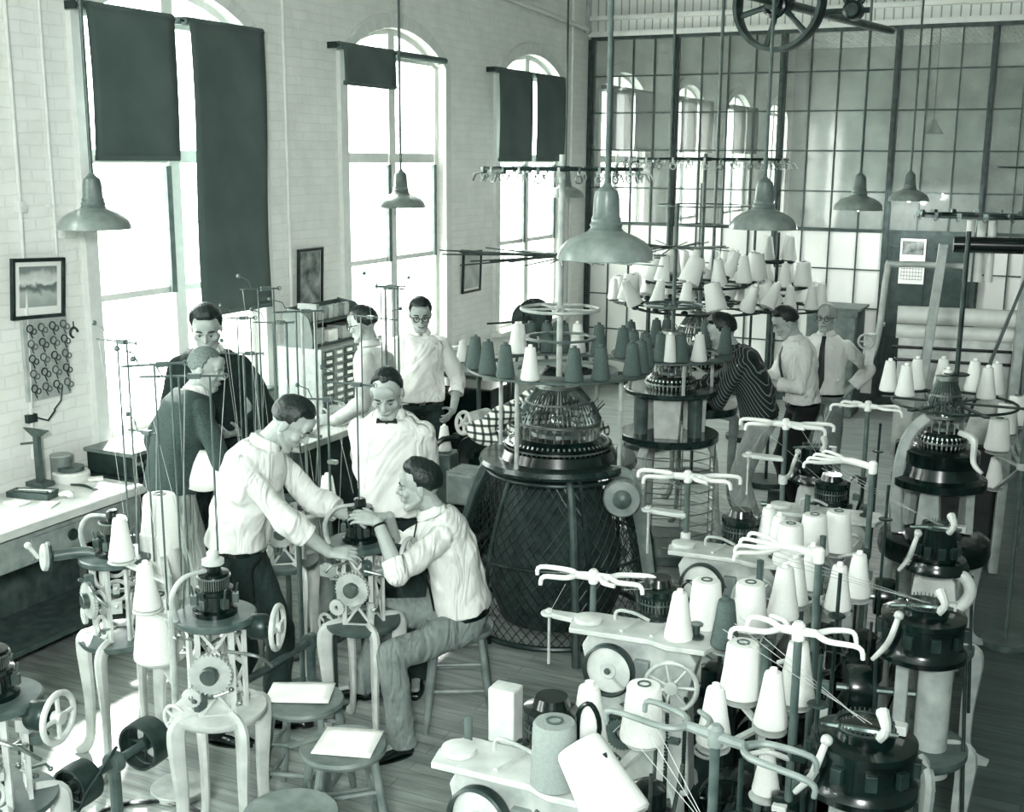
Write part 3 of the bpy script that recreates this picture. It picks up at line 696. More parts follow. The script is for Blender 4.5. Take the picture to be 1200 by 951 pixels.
# profile man at the drawers
L = V((-4.36, 6.95, 0)); rz = radians(-72)
person('dark haired man in pale shirt and spectacles standing in profile by the drawer cabinet', L, rz, 1.0, .95, lean=.12, head=(-.1, .3, 0), hands=[(-.2, -.28, 1.0), (.2, -.28, 1.0)], elbows=[(-.6, .6, -.8), (.6, .6, -.8)], hdir=[(.2, -1, 0), (-.2, -1, 0)],
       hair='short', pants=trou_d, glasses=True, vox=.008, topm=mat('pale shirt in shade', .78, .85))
L = V((-4.42, 7.62, 0)); rz = face_to(L, (-3.3, 6.2, 0))
person('man in black framed glasses and white shirt with rolled sleeves beside the drawer cabinet', L, rz, 1.0, .95, lean=.06, head=(-.1, .3, 0), hands=[(-.2, -.2, .98), (.22, -.2, .94)], elbows=[(-.8, .6, -.8), (1, .5, -.6)], hdir=[(.3, -1, -.3), (-.6, -.8, -.4)],
       hair='short', pants=trou_d, glasses=True, vox=.007, cuff=(.4, .4))
# plaid shirt man behind the big circular machine
L = V((-3.22, 7.02, 0)); rz = face_to(L, (-2.6, 6.3, 0))
person('person in a plaid shirt stooping behind the big circular knitting machine', L, rz, 1.0, .88, lean=1.05, head=(0, .3, 0), hands=[(-.25, -.40, .98), (.2, -.45, 1.02)], elbows=[(-1, .3, -.5), (1, .3, -.5)], hdir=[(0, -1, -.2), (0, -1, -.2)],
       hair='short', pants=trou_d, topm=plaid, vox=.008)
# striped shirt man
L = V((-1.97, 8.30, 0)); rz = radians(-80)
person('man in dark striped shirt and light trousers bending towards the second circular machine', L, rz, 1.0, .94, lean=.56, head=(0, .35, 0), hands=[local(L, rz, 1.0, (-2.40, 8.00, 1.22)), local(L, rz, 1.0, (-2.36, 8.20, 1.26))], elbows=[(-.8, .3, -1), (.8, .3, -1)], hdir=[(0, -1, -.1), (0, -1, -.1)],
       hair='curly', pants=trou_l, topm=striped, vox=.007, cuff=(.9, .9))
L = V((-1.84, 9.12, 0)); rz = radians(-60)
person('man in white shirt and black trousers looking down beside the older man', L, rz, .96, .95, lean=.22, head=(-.1, .5, 0), hands=[(-.15, -.36, 1.15), (.15, -.34, 1.18)], elbows=[(-.9, .4, -.8), (.9, .4, -.8)], hdir=[(.4, -1, 0), (-.4, -1, 0)],
       hair='full', pants=mat('black trousers cloth', .07, .9), tie=True, vox=.007, cuff=(.6, .6))
L = V((-1.80, 9.72, 0)); rz = face_to(L, (-.3, 0, 0))-.15
person('older balding man in striped white shirt and dark tie with hand on hip', L, rz, .93, .95, lean=.02, head=(-.1, .05, 0), hands=[(-.30, -.18, 1.12), (.21, .02, 1.02)], elbows=[(-1, .4, -.8), (1, .35, .1)], hdir=[(-.5, -.8, 0), (-.75, -.3, -.6)], tips=[(1, 0, 0), (-.3, 1, 0)],
       feet=[(-.15, 0, 0, -.3), (.15, .02, 0, .3)], hair='thin', hairm=hair_g, pants=trou_g, tie=True, glasses=True, vox=.007, cuff=(.7, .7), belly=.03)
vs = []; fs = []
for i in range(8):
    for j in range(8):
        u_, v_ = i/7, j/7; vs.append((-4.42+.20*u_+.05*v_, 4.96+.10*u_-.06*v_, 1.22-.03*sin(3*u_)-.22*v_*v_))
fs = [(i*8+j, (i+1)*8+j, (i+1)*8+j+1, i*8+j+1) for i in range(7) for j in range(7)]
o = MB().add(vs, fs).build('held_paper', paper); s_ = o.modifiers.new('Solidify', 'SOLIDIFY'); s_.thickness = .003; tag(o, 'white paper hanging from the hands of the tall man in cardigan', 'paper')
# ================================================================== SMALL REPEATED THINGS
yarn_w = mat('white yarn', .85, .9, var=.015, scale=120, bump=.15)
yarn_d = mat('dark grey yarn', .34, .9, var=.03, scale=120, bump=.2)
yarn_g = mat('mid grey yarn', .55, .9, var=.03, scale=120, bump=.2)
wood = mat('worn stool wood', .46, .5, var=.12, scale=9)
wood_p = mat('pale bench wood', .80, .5, var=.08, scale=5)
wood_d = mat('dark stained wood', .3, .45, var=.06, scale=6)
brass = mat('polished brass', .72, .22, .9)
thread = mat('thread', .7, .8)
def cone_proto(name, rb, rt, h, m, fat=False):
    o = MB().lathe([(rb*.90, 0), (rb*.99, .006), (rb, .016), (rt+(rb-rt)*.45, h*.52), (rt*1.02, h-.010), (rt*.93, h-.002), (rt*.5, h)], n=28).build(name, m)
    o['category'] = 'yarn cone'
    c = MB().lathe([(rt*.42, h-.004), (rt*.42, h+(.004 if fat else .014)), (rt*.30, h+(.004 if fat else .014)), (rt*.30, h-.004)], n=14, closed=True)

    c.build('core', dgrey if fat or m is yarn_d else paper, o)
    return o
PROTO = {'w': cone_proto('yarn_cone', .056, .029, .185, yarn_w), 'd': cone_proto('yarn_cone', .054, .031, .185, yarn_d),
         'b': cone_proto('yarn_cone', .074, .054, .19, yarn_w, True), 'g': cone_proto('yarn_cone', .070, .062, .20, yarn_g, True)}
USED = set(); CONES = []
def cone(kind, loc, place, tilt=None, scale=1.0, rz=0):
    p = PROTO[kind]
    rot = (tilt[0], tilt[1], rz) if tilt else (0, 0, rz)
    if kind in USED: o = dup(p)
    else: o = p; USED.add(kind)
    o.location = loc; o.rotation_euler = rot; o.scale = (scale,)*3
    CONES.append((o, kind, place)); return o
def polar(c, r, a, z): return V((c[0]+r*cos(a), c[1]+r*sin(a), z))

# ---- pendant lamps
def lamp_proto():
    t = thing('pendant_lamp', 'x', 'lamp')
    MB().lathe([(.206, 0), (.208, .004), (.203, .022), (.193, .048), (.168, .074), (.13, .096), (.088, .112), (.068, .124), (.060, .126), (.058, .120), (.08, .104), (.125, .088), (.162, .066), (.186, .044), (.196, .02), (.2, .004)], n=40, closed=True).build('lamp_shade', mat('enamelled lamp shade', .50, .3, coat=.3), t)
    MB().lathe([(.070, .108), (.074, .122), (.066, .132), (.070, .145), (.062, .157), (.064, .170), (.057, .182), (.054, .255), (.046, .285), (.022, .305), (.012, .32)], n=24).build('socket_cap', mat('grey socket enamel', .42, .3, coat=.2), t)
    MB().ell((0, 0, .035), (.035, .035, .045)).build('bulb', mat('opal bulb', .9, .3), t)
    MB().tube((0, 0, .28), (0, 0, CEIL-2.38), .011).disc((0, 0, CEIL-2.38-.01), .05, .02).build('rod', dgrey, t)
    return t
LL = [((-5.16, 5.17), 'grey enamel pendant lamp hanging before the nearest window'), ((-5.23, 8.73), 'grey pendant lamp before the middle window'),
      ((-1.82, 4.72), 'largest and nearest pendant lamp, above the circular machine in the middle'), ((-1.78, 7.30), 'pendant lamp over the rear white yarn cones'),
      ((-1.75, 10.53), 'pendant lamp with lit bulb in front of the glass partition'), ((-1.68, 13.2), 'small pendant lamp close to the partition, above the door'),
      ((-5.14, 12.07), 'pendant lamp half hidden by the thread wheel near the corner')]
lp = lamp_proto(); glow = bpy.data.materials.new('lit bulb'); glow.use_nodes = True
glow.node_tree.nodes['Principled BSDF'].inputs['Emission Color'].default_value = (1, .97, .9, 1); glow.node_tree.nodes['Principled BSDF'].inputs['Emission Strength'].default_value = 8
for i, (p, lab) in enumerate(LL):
    o = lp if i == 0 else dup(lp); o.location = (*p, 2.38); o['label'] = lab
    if i in (4, 5): light('bulb_light', 'POINT', (*p, 2.33), (0, 0, 0), 12, shadow_soft_size=.03)
# far room lamp
t = thing('pendant_lamp', 'small cone shaped lamp in the room beyond the partition', 'lamp', (-2.2, 19.5, 3.2))
MB().lathe([(.16, 0), (.02, .22), (.015, .22), (.15, 0)], n=24, closed=True).build('lamp_shade', grey, t); MB().tube((0, 0, .2), (0, 0, CEIL-3.2), .008).build('rod', dgrey, t)

# ---- stools
def stool_proto(h=.5):
    t = thing('stool', 'x', 'stool')
    MB().lathe([(.15, h-.035), (.170, h-.028), (.176, h-.014), (.170, h), (.14, h-.003), (.05, h-.008), (.0, h-.009)], n=36).build('seat', wood, t)
    fe = [(sx*.105, sy*.105, sx*.165, sy*.165) for sx, sy in ((-1, -1), (1, -1), (1, 1), (-1, 1))]
    for a, b, c, d in fe: MB().path([(a, b, h-.03), ((a+c)/2, (b+d)/2, h*.5), (c, d, 0)], [.016, .020, .014], 10).build('leg', wood, t)
    def pt(i, z): a, b, c, d = fe[i]; k = 1-z/(h-.03); return (a+(c-a)*k, b+(d-b)*k, z)
    for i in range(4):
        z = .15 if i % 2 else .21; MB().path([pt(i, z), tuple((x+y)/2 for x, y in zip(pt(i, z), pt((i+1) % 4, z))), pt((i+1) % 4, z)], [.009, .012, .009], 8).build('stretcher', wood, t)
        z = .30 if i % 2 else .34; MB().path([pt(i, z), pt((i+1) % 4, z)], .009, 8).build('stretcher', wood, t)
    return t
s0 = stool_proto()
for i, (p, rz, sc_, lab) in enumerate([(at(356, 818, .5), .3, 1, 'wooden stool with white paper on it, behind the nearer papered stool'), (at(402, 872, .5), .75, 1, 'wooden stool with white paper and ruler on it, nearest the camera of two'),
        (at(340, 952, .5), .1, 1, 'empty round stool at the bottom edge of the picture'), (V((-2.63, 4.90, .5)), .5, 1.02, 'wooden stool the seated man in the tie sits on')]):
    o = s0 if i == 0 else dup(s0); o.location = (p.x, p.y, 0); o.rotation_euler = (0, 0, rz); o['label'] = lab; o.scale = (sc_,)*3
def sheet(c, w, d, rz, z, label, m=paper, t=.004):
    mb = MB(); vs = []; n = 6
    for i in range(n+1):
        for j in range(n+1): vs.append((w*(i/n-.5), d*(j/n-.5), .004*sin(2.2*i/n)*(j/n)))
    mb.add(vs, [(i*(n+1)+j, (i+1)*(n+1)+j, (i+1)*(n+1)+j+1, i*(n+1)+j+1) for i in range(n) for j in range(n)])
    o = mb.build('paper_sheet', m); o.location = (c[0], c[1], z); o.rotation_euler = (0, 0, rz); so = o.modifiers.new('Solidify', 'SOLIDIFY'); so.thickness = t; so.offset = 1
    return tag(o, label, 'paper')
p = at(352, 812, .5); sheet(p, .28, .19, .42, .501, 'white paper lying on the rear stool')
p = at(408, 870, .5); sheet(p, .24, .22, .30, .501, 'white paper lying on the nearer stool'); 
o = MB().box((0, 0, 0), (.03, .26, .006)).build('ruler', wood, bevel=.001); o.location = (p.x-.13, p.y-.02, .502); o.rotation_euler = (0, 0, -.5); tag(o, 'wooden ruler beside the paper on the nearer stool', 'ruler')

# ================================================================== KNITTING MACHINES
def rnd(a, b): return a+(b-a)*random.random()
def leg_curve(r0, z0, rf, a, bulge=.05, w=.036):
    P = [(r0*.7, z0), (r0+bulge*.7, z0-.02), (r0+bulge, z0-.09), (r0+bulge*.75, z0*.45), (r0+bulge, z0*.12), (rf, .0)]
    return MB().path([(r*cos(a), r*sin(a), z) for r, z in P], [w*.9, w*1.1, w*1.1, w*.8, w*.7, w*.9], 8, flat=.6, up=(-sin(a), cos(a), 0))
def curved_legs(t, n, r0, z0, rf, m=cream, a0=.4, **k):
    for i in range(n): leg_curve(r0, z0, rf, a0+2*pi*i/n, **k).build('leg', m, t)
def needles(mb, c, r, z, n=48, h=.03, w=.003):
    for i in range(n): a = 2*pi*i/n; mb.box((c[0]+r*cos(a), c[1]+r*sin(a), z), (w*1.6, w, h), rz=a)
def gear(c, R, axis, teeth=28, t=.02, hole=.45):
    x, y, z = frame(axis); c = V(c); P = []
    for i in range(teeth*4): a = 2*pi*i/(teeth*4); r = R*(1 if i % 4 < 2 else .92); P.append((r*cos(a), r*sin(a)))
    mb = MB(); k = len(P); vs = []
    for s_ in (-t/2, t/2):
        vs += [c+x*a+y*b+z*s_ for a, b in P]+[c+x*a*hole+y*b*hole+z*s_ for a, b in P]
    fs = []
    for i in range(k):
        j = (i+1) % k; fs += [(i, j, k+j, k+i), (2*k+j, 2*k+i, 3*k+i, 3*k+j), (i, 2*k+i, 2*k+j, j), (k+j, 3*k+j, 3*k+i, k+i)]
    return mb.add(vs, fs)
def lever(mb, p, L=.1, seed=0):
    random.seed(seed); a = rnd(0, 6.28); q = V(p)+V((cos(a), sin(a), rnd(-.3, .6)))*L; r = q+V((rnd(-.4, .4), rnd(-.4, .4), rnd(-.6, .3)))*L
    mb.path([p, q, r], [.006, .006, .005], 6); mb.ell(r, (.010,)*3, None, 8, 6); mb.disc(p, .013, .014, 12)
def mast(t, x, y, z0, z1, n=2, arm=.16, aang=0, gap=.05, drop=0, m=dgrey, rod=.0045):
    """thin yarn mast: uprights, cross arm with eyelets, tension discs"""
    for i in range(n):
        xx = x+(i-(n-1)/2)*gap*cos(aang); yy = y+(i-(n-1)/2)*gap*sin(aang)
        MB().tube((xx, yy, z0), (xx, yy, z1), rod, n=6).build('mast_rod', m, t)
    a = MB(); d = V((cos(aang), sin(aang), 0)); c = V((x, y, z1))
    a.path([c-d*arm, c, c+d*arm*.6], .005, 6); a.torus(c-d*arm, .012, .0025, (0, 0, 1), 12, 5); a.torus(c+d*arm*.6, .010, .0025, (0, 1, 0), 12, 5); a.box(c, (.05, .025, .02), rz=aang)
    a.path([c-d*arm*.6, c-d*arm*.75+V((0, 0, .05)), c-d*arm*1.15+V((0, 0, .07))], .003, 5); a.ell(c-d*arm*1.15+V((0, 0, .07)), (.012, .012, .012), None, 8, 6)
    a.build('thread_arm', m, t)
    y_ = MB(); y_.tube(c-d*arm, (x-.02, y-.02, z0+.02), .0012, n=4).tube(c+d*arm*.6, (x+.03, y, z0+.04), .0012, n=4); y_.build('yarn_thread', thread, t)
def head_stack(t, z, r=.075, m=black, cap=None):
    MB().lathe([(r*1.25, z), (r*1.25, z+.02), (r, z+.028), (r, z+.085), (r*1.06, z+.09), (r*1.06, z+.105), (r*.8, z+.11), (r*.78, z+.15), (r*.86, z+.155), (r*.86, z+.17), (r*.45, z+.175), (r*.4, z+.205), (r*.3, z+.21)], n=32).build('cylinder_head', m, t)
    nb = MB(); needles(nb, (0, 0), r*.82, z+.13, 40, .05); nb.ring((0, 0, z+.155), r*.9, .006, .006, 32); o = nb.build('needle_ring', steel, t); o['kind'] = 'thing'
    if cap: MB().lathe([(r*.5, z+.20), (r*.62, z+.205), (r*.62, z+.222), (r*.34, z+.228), (r*.34, z+.25), (r*.2, z+.26)], n=24).build('bobbin_cap', cap, t)
    for i in range(6):
        a = 2*pi*i/6+.3; cb = MB().box((r*1.12*cos(a), r*1.12*sin(a), z+.06), (.03, .025, .04), rz=a); cb.tube((r*1.15*cos(a), r*1.15*sin(a), z+.08), (r*1.3*cos(a), r*1.3*sin(a), z+.12), .005, n=6)
        cb.build('cam_block', dsteel, t, bevel=.002)
def truss(t, x, z0, z1, w, ang, m, holes=False, r=.0):
    """flat cast side frame with X bracing or round holes, standing at radius r, facing ang"""
    n_ = V((cos(ang), sin(ang), 0)); u = V((-sin(ang), cos(ang), 0)); c = n_*r; mb = MB()
    for s_ in (-1, 1): mb.beam(c+u*w/2*s_+V((0, 0, z0)), c+u*w/2*s_+V((0, 0, z1)), .022, .014, n_)
    k = 2 if not holes else 3; dz = (z1-z0)/k
    for i in range(k):
        a, b = z0+dz*i, z0+dz*(i+1)
        if holes: mb.torus(c+V((0, 0, (a+b)/2)), min(w, dz)*.40, .010, n_, 24, 6)
        else:
            for s_ in (-1, 1): mb.beam(c+u*w/2*s_+V((0, 0, a)), c-u*w/2*s_+V((0, 0, b)), .012, .010, n_)
    for z in (z0, (z0+z1)/2, z1): mb.beam(c-u*w/2+V((0, 0, z)), c+u*w/2+V((0, 0, z)), .016, .012, n_)
    mb.build('side_frame', m, t)
def small_knitter(label, loc, rz, style='x', wheel=True, masts=(), seed=1, zt=.63, z2=1.0, cap=None, nleg=4, m=cream, top=dgrey):
    t = thing('knitting_machine', label, 'knitting machine', loc, rz)
    curved_legs(t, nleg, .14, zt-.01, .25, m, a0=.785 if nleg == 4 else .5)
    MB().lathe([(.05, zt-.035), (.175, zt-.03), (.185, zt-.015), (.185, zt), (.05, zt+.004)], n=36).build('table', m if style == 'ring' else dgrey, t)
    for k in range(3): truss(t, 0, zt, z2, .13, k*2*pi/3-pi/2+.25, m, holes=(style == 'holes'), r=.085)
    MB().lathe([(.02, z2), (.155, z2), (.162, z2+.006), (.162, z2+.024), (.155, z2+.03), (.02, z2+.032)], n=40).build('top_plate', top, t)
    head_stack(t, z2+.03, .07, black, cap)
    g = gear((.02, -.135, zt+.20), .085, (.1, -1, 0), 30, .018); g.build('gear', pale, t)
    h = MB().tube((.02, -.15, zt+.2), (.02, 0, zt+.2), .012).disc((.02, -.155, zt+.2), .035, .03, 20, (0, -1, 0)); h.build('gear_hub', dsteel, t)
    gear((-.06, -.14, zt+.10), .04, (0, -1, 0), 18, .014, .3).build('gear', m, t)
    if wheel:
        MB().tube((0, 0, z2-.02), (.24, 0, z2-.02), .016, n=14).lathe([(.045, .14), (.052, .15), (.052, .20), (.045, .21)], (0, 0, z2-.02), 24, (1, 0, 0)).build('drive_drum', iron, t)
        MB().wheel((.25, 0, z2-.02), .085, (1, 0, 0), 4, .011, .022).build('hand_wheel', m, t)
    MB().wheel((-.17, -.05, zt-.04), .055, (-.4, -1, 0), 5, .008, .014).build('hand_wheel', m, t)
    random.seed(seed)
    for i in range(9):
        a = rnd(0, 6.28); q = (rnd(.08, .12)*cos(a), rnd(.08, .12)*sin(a), rnd(zt+.05, z2-.03)); mm = MB(); st = random.getstate(); lever(mm, q, .07, seed*50+i); random.setstate(st); mm.build('lever', steel, t)
    for i in range(5):
        a = rnd(0, 6.28); r = .12; z = rnd(zt+.06, z2-.06)
        MB().box((r*cos(a), r*sin(a), z), (rnd(.03, .06), rnd(.025, .05), rnd(.03, .08)), rz=a).tube((r*cos(a), r*sin(a), z), (r*1.4*cos(a), r*1.4*sin(a), z+.02), .009, n=8).build('bracket', (pale, dgrey, m)[i % 3], t, bevel=.003)
    rail = MB().path([(.10, -.16, zt+.31), (.22, -.17, zt+.30), (.26, -.12, zt+.24)], .007, 8); rail.build('control_rod', steel, t)
    MB().path([(-.12, -.1, z2+.03), (-.13, -.11, z2+.13), (-.09, -.08, z2+.20), (-.02, -.02, z2+.21)], [.014, .012, .010, .008], 8).build('yarn_carrier', pale, t)
    for a in masts: mast(t, *a)
    return t
small_knitter('small knitting machine with cream legs at the middle of the group of men', (-2.98, 4.56, 0), .1, 'x', True, [(-.03, .05, 1.2, 1.75, 1, .16, 0, .0)], 3, .60, .97)
small_knitter('small knitting machine with spoked handwheel, nearest in front of the leaning man', (-2.95, 3.46, 0), .35, 'ring', True, [(-.17, .02, 1.03, 2.02, 2, .14, .5, .06), (-.10, .16, 1.03, 1.95, 2, .2, .2, .12)], 5, .63, 1.0, cream)
small_knitter('cream knitting machine with round holed frame beside the workbench', (-3.86, 3.86, 0), -.5, 'holes', False, [(.10, .06, 1.03, 2.0, 2, .15, .4, .06), (.18, .12, 1.0, 1.6, 1, .1, .4, .0)], 8, .62, .98)
small_knitter('knitting machine cut off at the bottom left corner', (-3.22, 2.62, 0), .2, 'holes', True, [], 11, .60, .95)
small_knitter('small knitting machine with tall glass tube masts behind the leaning man', (-3.78, 5.02, 0), .4, 'x', True, [(-.05, .0, 1.03, 2.12, 2, .12, .45, .08), (.15, .03, 1.03, 2.0, 2, .16, .4, .1), (-.2, .1, .95, 1.95, 2, .1, .3, .07)], 13, .63, 1.0)
small_knitter('knitting machine with spoked wheel behind the bow tie man', (-3.72, 5.95, 0), 2.6, 'x', True, [(-.1, .0, 1.03, 2.05, 2, .14, .4, .1), (.12, .0, 1.03, 1.85, 2, .2, .4, .16)], 17, .63, 1.0)
# big disc dial on the bench side machine
t = thing('hand_winder', 'cream hand winder with round knob clamped to the cream machine side', 'winder', (-3.98, 3.72, 1.02), 0)
MB().disc((-.1, -.06, 0), .062, .03, 30, (-.6, -1, .1)).build('dial', pale, t); MB().torus((-.095, -.05, 0), .062, .008, (-.6, -1, .1)).build('rim', iron, t)
MB().path([(-.09, -.04, 0), (.02, .08, .0), (.10, .12, -.05)], .026, 12).build('barrel', dgrey, t); MB().path([(-.12, -.08, .0), (-.15, -.1, .05)], .01, 8).ell((-.155, -.105, .06), (.016,)*3).build('crank', cream, t)

# line shaft along the floor
t = thing('line_shaft', 'dark drive shaft with pulleys running low along the row of machines', 'drive shaft', (-3.32, 2.5, 0))
MB().tube((0, -.4, .40), (0, 4.1, .40), .018, n=12).build('shaft', dgrey, t)
for y, r in ((.55, .085), (.92, .10), (2.35, .085), (2.75, .10)):
    MB().lathe([(r, -.05), (r*1.03, -.02), (r*1.03, .02), (r, .05), (r-.01, .05), (r-.01, -.05)], (0, y, .40), 32, (0, 1, 0), closed=True).wheel((0, y, .4), r-.01, (0, 1, 0), 4, .008, .03).build('pulley', iron, t)
for y in (.1, .74, 2.1, 3.2):
    MB().box((0, y, .04), (.16, .10, .05)).tube((0, y, .05), (0, y, .36), .025).disc((0, y, .40), .045, .05, 20, (0, 1, 0)).build('pillow_block', dgrey, t, bevel=.004)
MB().path([(.0, .74, .45), (.06, .7, .5), (.10, .5, .42), (.1, .3, .2), (.08, .1, .02)], .007, 6).build('belt_fork', iron, t)
o = MB().path([(-3.3+.30*cos(a*.5), 3.4+.22*sin(a*.5), .012) for a in range(11)], .010, 6).build('floor_cable', black); tag(o, 'dark cable looped on the floor beside the drive shaft', 'cable')

# ---- big circular machines
def mesh_cage(t, prof, n=56, m=iron, w=.0028):
    """wire guard of crossing spirals on a lathe profile"""
    mb = MB(); z0, z1 = prof[0][1], prof[-1][1]
    def R(z):
        for (ra, za), (rb, zb) in zip(prof, prof[1:]):
            if za <= z <= zb: return ra+(rb-ra)*(z-za)/(zb-za)
        return prof[-1][0]
    K = 12
    for d in (-1, 1):
        for i in range(n):
            a = 2*pi*i/n
            mb.path([(R(z0+(z1-z0)*k/K)*cos(a+d*k/K*1.3), R(z0+(z1-z0)*k/K)*sin(a+d*k/K*1.3), z0+(z1-z0)*k/K) for k in range(K+1)], w, 3, cap=False)
    mb.build('mesh_guard', m, t, smooth=False)
def hoop_cage(t, r, z0, z1, n=11, m=steel):
    for i in range(n): MB().torus((0, 0, z0+(z1-z0)*i/(n-1)), r*(1+.06*sin(pi*i/(n-1))), .004, n=40, m=5).build('hoop', m, t)
    for i in range(8): a = pi/4*i; MB().tube((r*cos(a), r*sin(a), z0), (r*cos(a), r*sin(a), z1), .004, n=5).build('upright', m, t)
def needle_crown(t, z, r, m=steel, n=54, low=True):
    """dish of bright radial needles with T handled studs"""
    MB().lathe([(r*.3, z), (r*1.15, z), (r*1.2, z+.015), (r*1.2, z+.035), (r*1.08, z+.045), (r*.95, z+.07), (r*.9, z+.07), (r*.3, z+.03)], n=56).build('needle_bed', black, t)
    a_ = MB(); b_ = MB()
    for i in range(n):
        a = 2*pi*i/n; ca, sa = cos(a), sin(a)
        a_.path([(r*1.12*ca, r*1.12*sa, z-.02), (r*1.18*ca, r*1.18*sa, z+.02), (r*1.10*ca, r*1.10*sa, z+.05)], .006, 5)
        if i % 2 == 0:
            a_.tube((r*.92*ca, r*.92*sa, z+.07), (r*.92*ca, r*.92*sa, z+.14), .005, n=5); a_.box((r*.92*ca, r*.92*sa, z+.14), (.022, .009, .009), rz=a+pi/2)
        b_.path([(r*.95*ca, r*.95*sa, z+.17), (r*.78*ca, r*.78*sa, z+.26), (r*.52*ca, r*.52*sa, z+.34), (r*.40*ca, r*.40*sa, z+.37)], .0045, 4)
        if i % 3 == 0: b_.ell((r*.86*ca, r*.86*sa, z+.22), (.012, .012, .010), None, 6, 4); b_.path([(r*.86*ca, r*.86*sa, z+.22), (r*1.02*ca, r*1.02*sa, z+.27)], .004, 4)
    a_.ring((0, 0, z+.015), r*1.17, .02, .01, 48); a_.build('needle_studs', m, t); b_.build('yarn_finger_crown', dsteel, t)
    MB().ring((0, 0, z+.16), r*.95, .02, .015).ring((0, 0, z+.37), r*.42, .03, .02).ring((0, 0, z+.28), r*.72, .012, .012).build('crown_ring', steel, t)
    MB().lathe([(r*.62, z+.075), (r*.60, z+.095), (r*.3, z+.10)], n=40).build('inner_plate', dgrey, t)
    MB().ell((r*.15, -r*.3, z+.17), (.065, .065, .05)).build('polished_cup', brass, t)
def cone_ring(t, z, R, w=.11, m=dgrey, posts=4, zp=1.0, rp=.4, a0=.3):
    MB().ring((0, 0, z-.008), R, w, .014, 64).build('cone_shelf', m, t)
    for i in range(posts):
        a = a0+2*pi*i/posts; MB().tube((rp*cos(a), rp*sin(a), zp), (rp*cos(a), rp*sin(a), z-.01), .013, n=10).build('post', pale, t)
        if R-w/2 > rp: MB().beam((rp*cos(a)*.9, rp*sin(a)*.9, z-.02), ((R)*cos(a), R*sin(a), z-.02), .025, .010).build('shelf_bracket', m, t)
def spokes_top(t, z, R, n=5, m=pale):
    MB().wheel((0, 0, z), R, (0, 0, 1), n, .010, .03).build('spoked_ring', m, t)
def spikes(t, z, R, n=26, m=dsteel, seed=4):
    random.seed(seed); mb = MB(); mb.disc((0, 0, z), .06, .02)
    for i in range(n):
        a = 2*pi*i/n+rnd(-.08, .08); L = R*rnd(.75, 1); mb.tube((.04*cos(a), .04*sin(a), z+rnd(-.012, .012)), (L*cos(a), L*sin(a), z+rnd(-.02, .03)), .0045, n=5)
    mb.build('radial_rods', m, t)
def thread_wheel(t, z, R, n=24, m=iron, seed=2):
    random.seed(seed); mb = MB(); mb.torus((0, 0, z), R, .010, (0, 0, 1), 48, 6).torus((0, 0, z), R*.55, .007, (0, 0, 1), 36, 6).disc((0, 0, z), .05, .03)
    for i in range(6): a = pi/3*i; mb.tube((0, 0, z), (R*cos(a), R*sin(a), z), .007, n=6)
    mb.build('thread_wheel', m, t)
    for i in range(n):
        a = 2*pi*i/n; c = V((R*cos(a), R*sin(a), z-.02)); u = V((-sin(a), cos(a), 0)); o = V((cos(a), sin(a), 0))
        k = MB().box(c+V((0, 0, .01)), (.022, .014, .04), rz=a).torus(c-V((0, 0, .035)), .020, .0035, o, 14, 5).path([c, c+o*.05-V((0, 0, .01)), c+o*.07-V((0, 0, .05))], .0035, 5)
        k.torus(c+u*.03+V((0, 0, -.02)), .012, .003, u, 10, 5); k.build('thread_guide', (dsteel, pale)[i % 2], t)
A = V((-2.73, 6.36, 0))
t = TA = thing('circular_knitting_machine', 'large circular knitting machine with wire mesh cage and ring of dark yarn cones', 'knitting machine', A)
mesh_cage(t, [(.56, .03), (.60, .25), (.56, .55), (.48, .8), (.42, .96)], 60)
MB().torus((0, 0, .03), .57, .018).torus((0, 0, .5), .575, .010).torus((0, 0, .96), .42, .014).build('cage_hoop', iron, t)
for i in range(6):
    a = .2+pi/3*i; MB().path([(r*cos(a), r*sin(a), z) for r, z in ((.58, 0), (.62, .25), (.585, .55), (.50, .8), (.40, 1.0))], .014, 6, flat=.6).build('cage_rib', iron, t)
for i in range(3):
    a = -1.0+2*pi/3*i; MB().path([(r*cos(a), r*sin(a), z) for r, z in ((.30, .98), (.46, .93), (.56, .7), (.66, .35), (.74, 0))], [.035, .045, .045, .04, .05], 8, flat=.55, up=(-sin(a), cos(a), 0)).build('leg', dgrey, t)
MB().tube((-.28, -.05, .42), (.28, .05, .42), .10, n=24).build('cloth_roll', mat('dark knitted tube', .2, .9), t)
MB().lathe([(.18, .5), (.12, .7), (.20, .98)], n=28).build('knitted_tube', MATS['dark knitted tube'], t)
MB().lathe([(.05, .985), (.43, .985), (.47, 1.0), (.48, 1.02), (.47, 1.045), (.05, 1.05)], n=64).build('table', mat('dark glossy cast iron', .2, .25, .2, coat=.3), t)
needle_crown(t, 1.10, .27, n=60)
MB().lathe([(.36, 1.045), (.34, 1.10), (.2, 1.11)], n=48).build('bed_base', black, t)
cone_ring(t, 1.59, .50, .10, dgrey, 4, 1.04, .43, -1.75)
MB().lathe([(.34, .04), (.40, .2), (.38, .5), (.30, .8), (.20, .95)], n=40).build('cloth_tub', mat('dark knitted tube', .2, .9), t)
MB().ring((0, 0, 1.56), .30, .10, .02).build('cover_ring', grey, t)
MB().tube((0, 0, 1.1), (0, 0, 2.82), .018, n=12).build('centre_pole', pale, t)
spokes_top(t, 1.93, .23, 5); MB().ring((0, 0, 1.76), .20, .03, .012).build('upper_ring', dgrey, t)
spikes(t, 2.24, .72, 34); thread_wheel(t, 2.74, .46, 26)
MB().lathe([(.0, -.10), (.085, -.10), (.105, -.085), (.11, -.07), (.11, .06), (.10, .08), (.0, .085)], (.50, -.22, .90), 36, (.35, -1, .15)).build('drive_housing', grey, t)
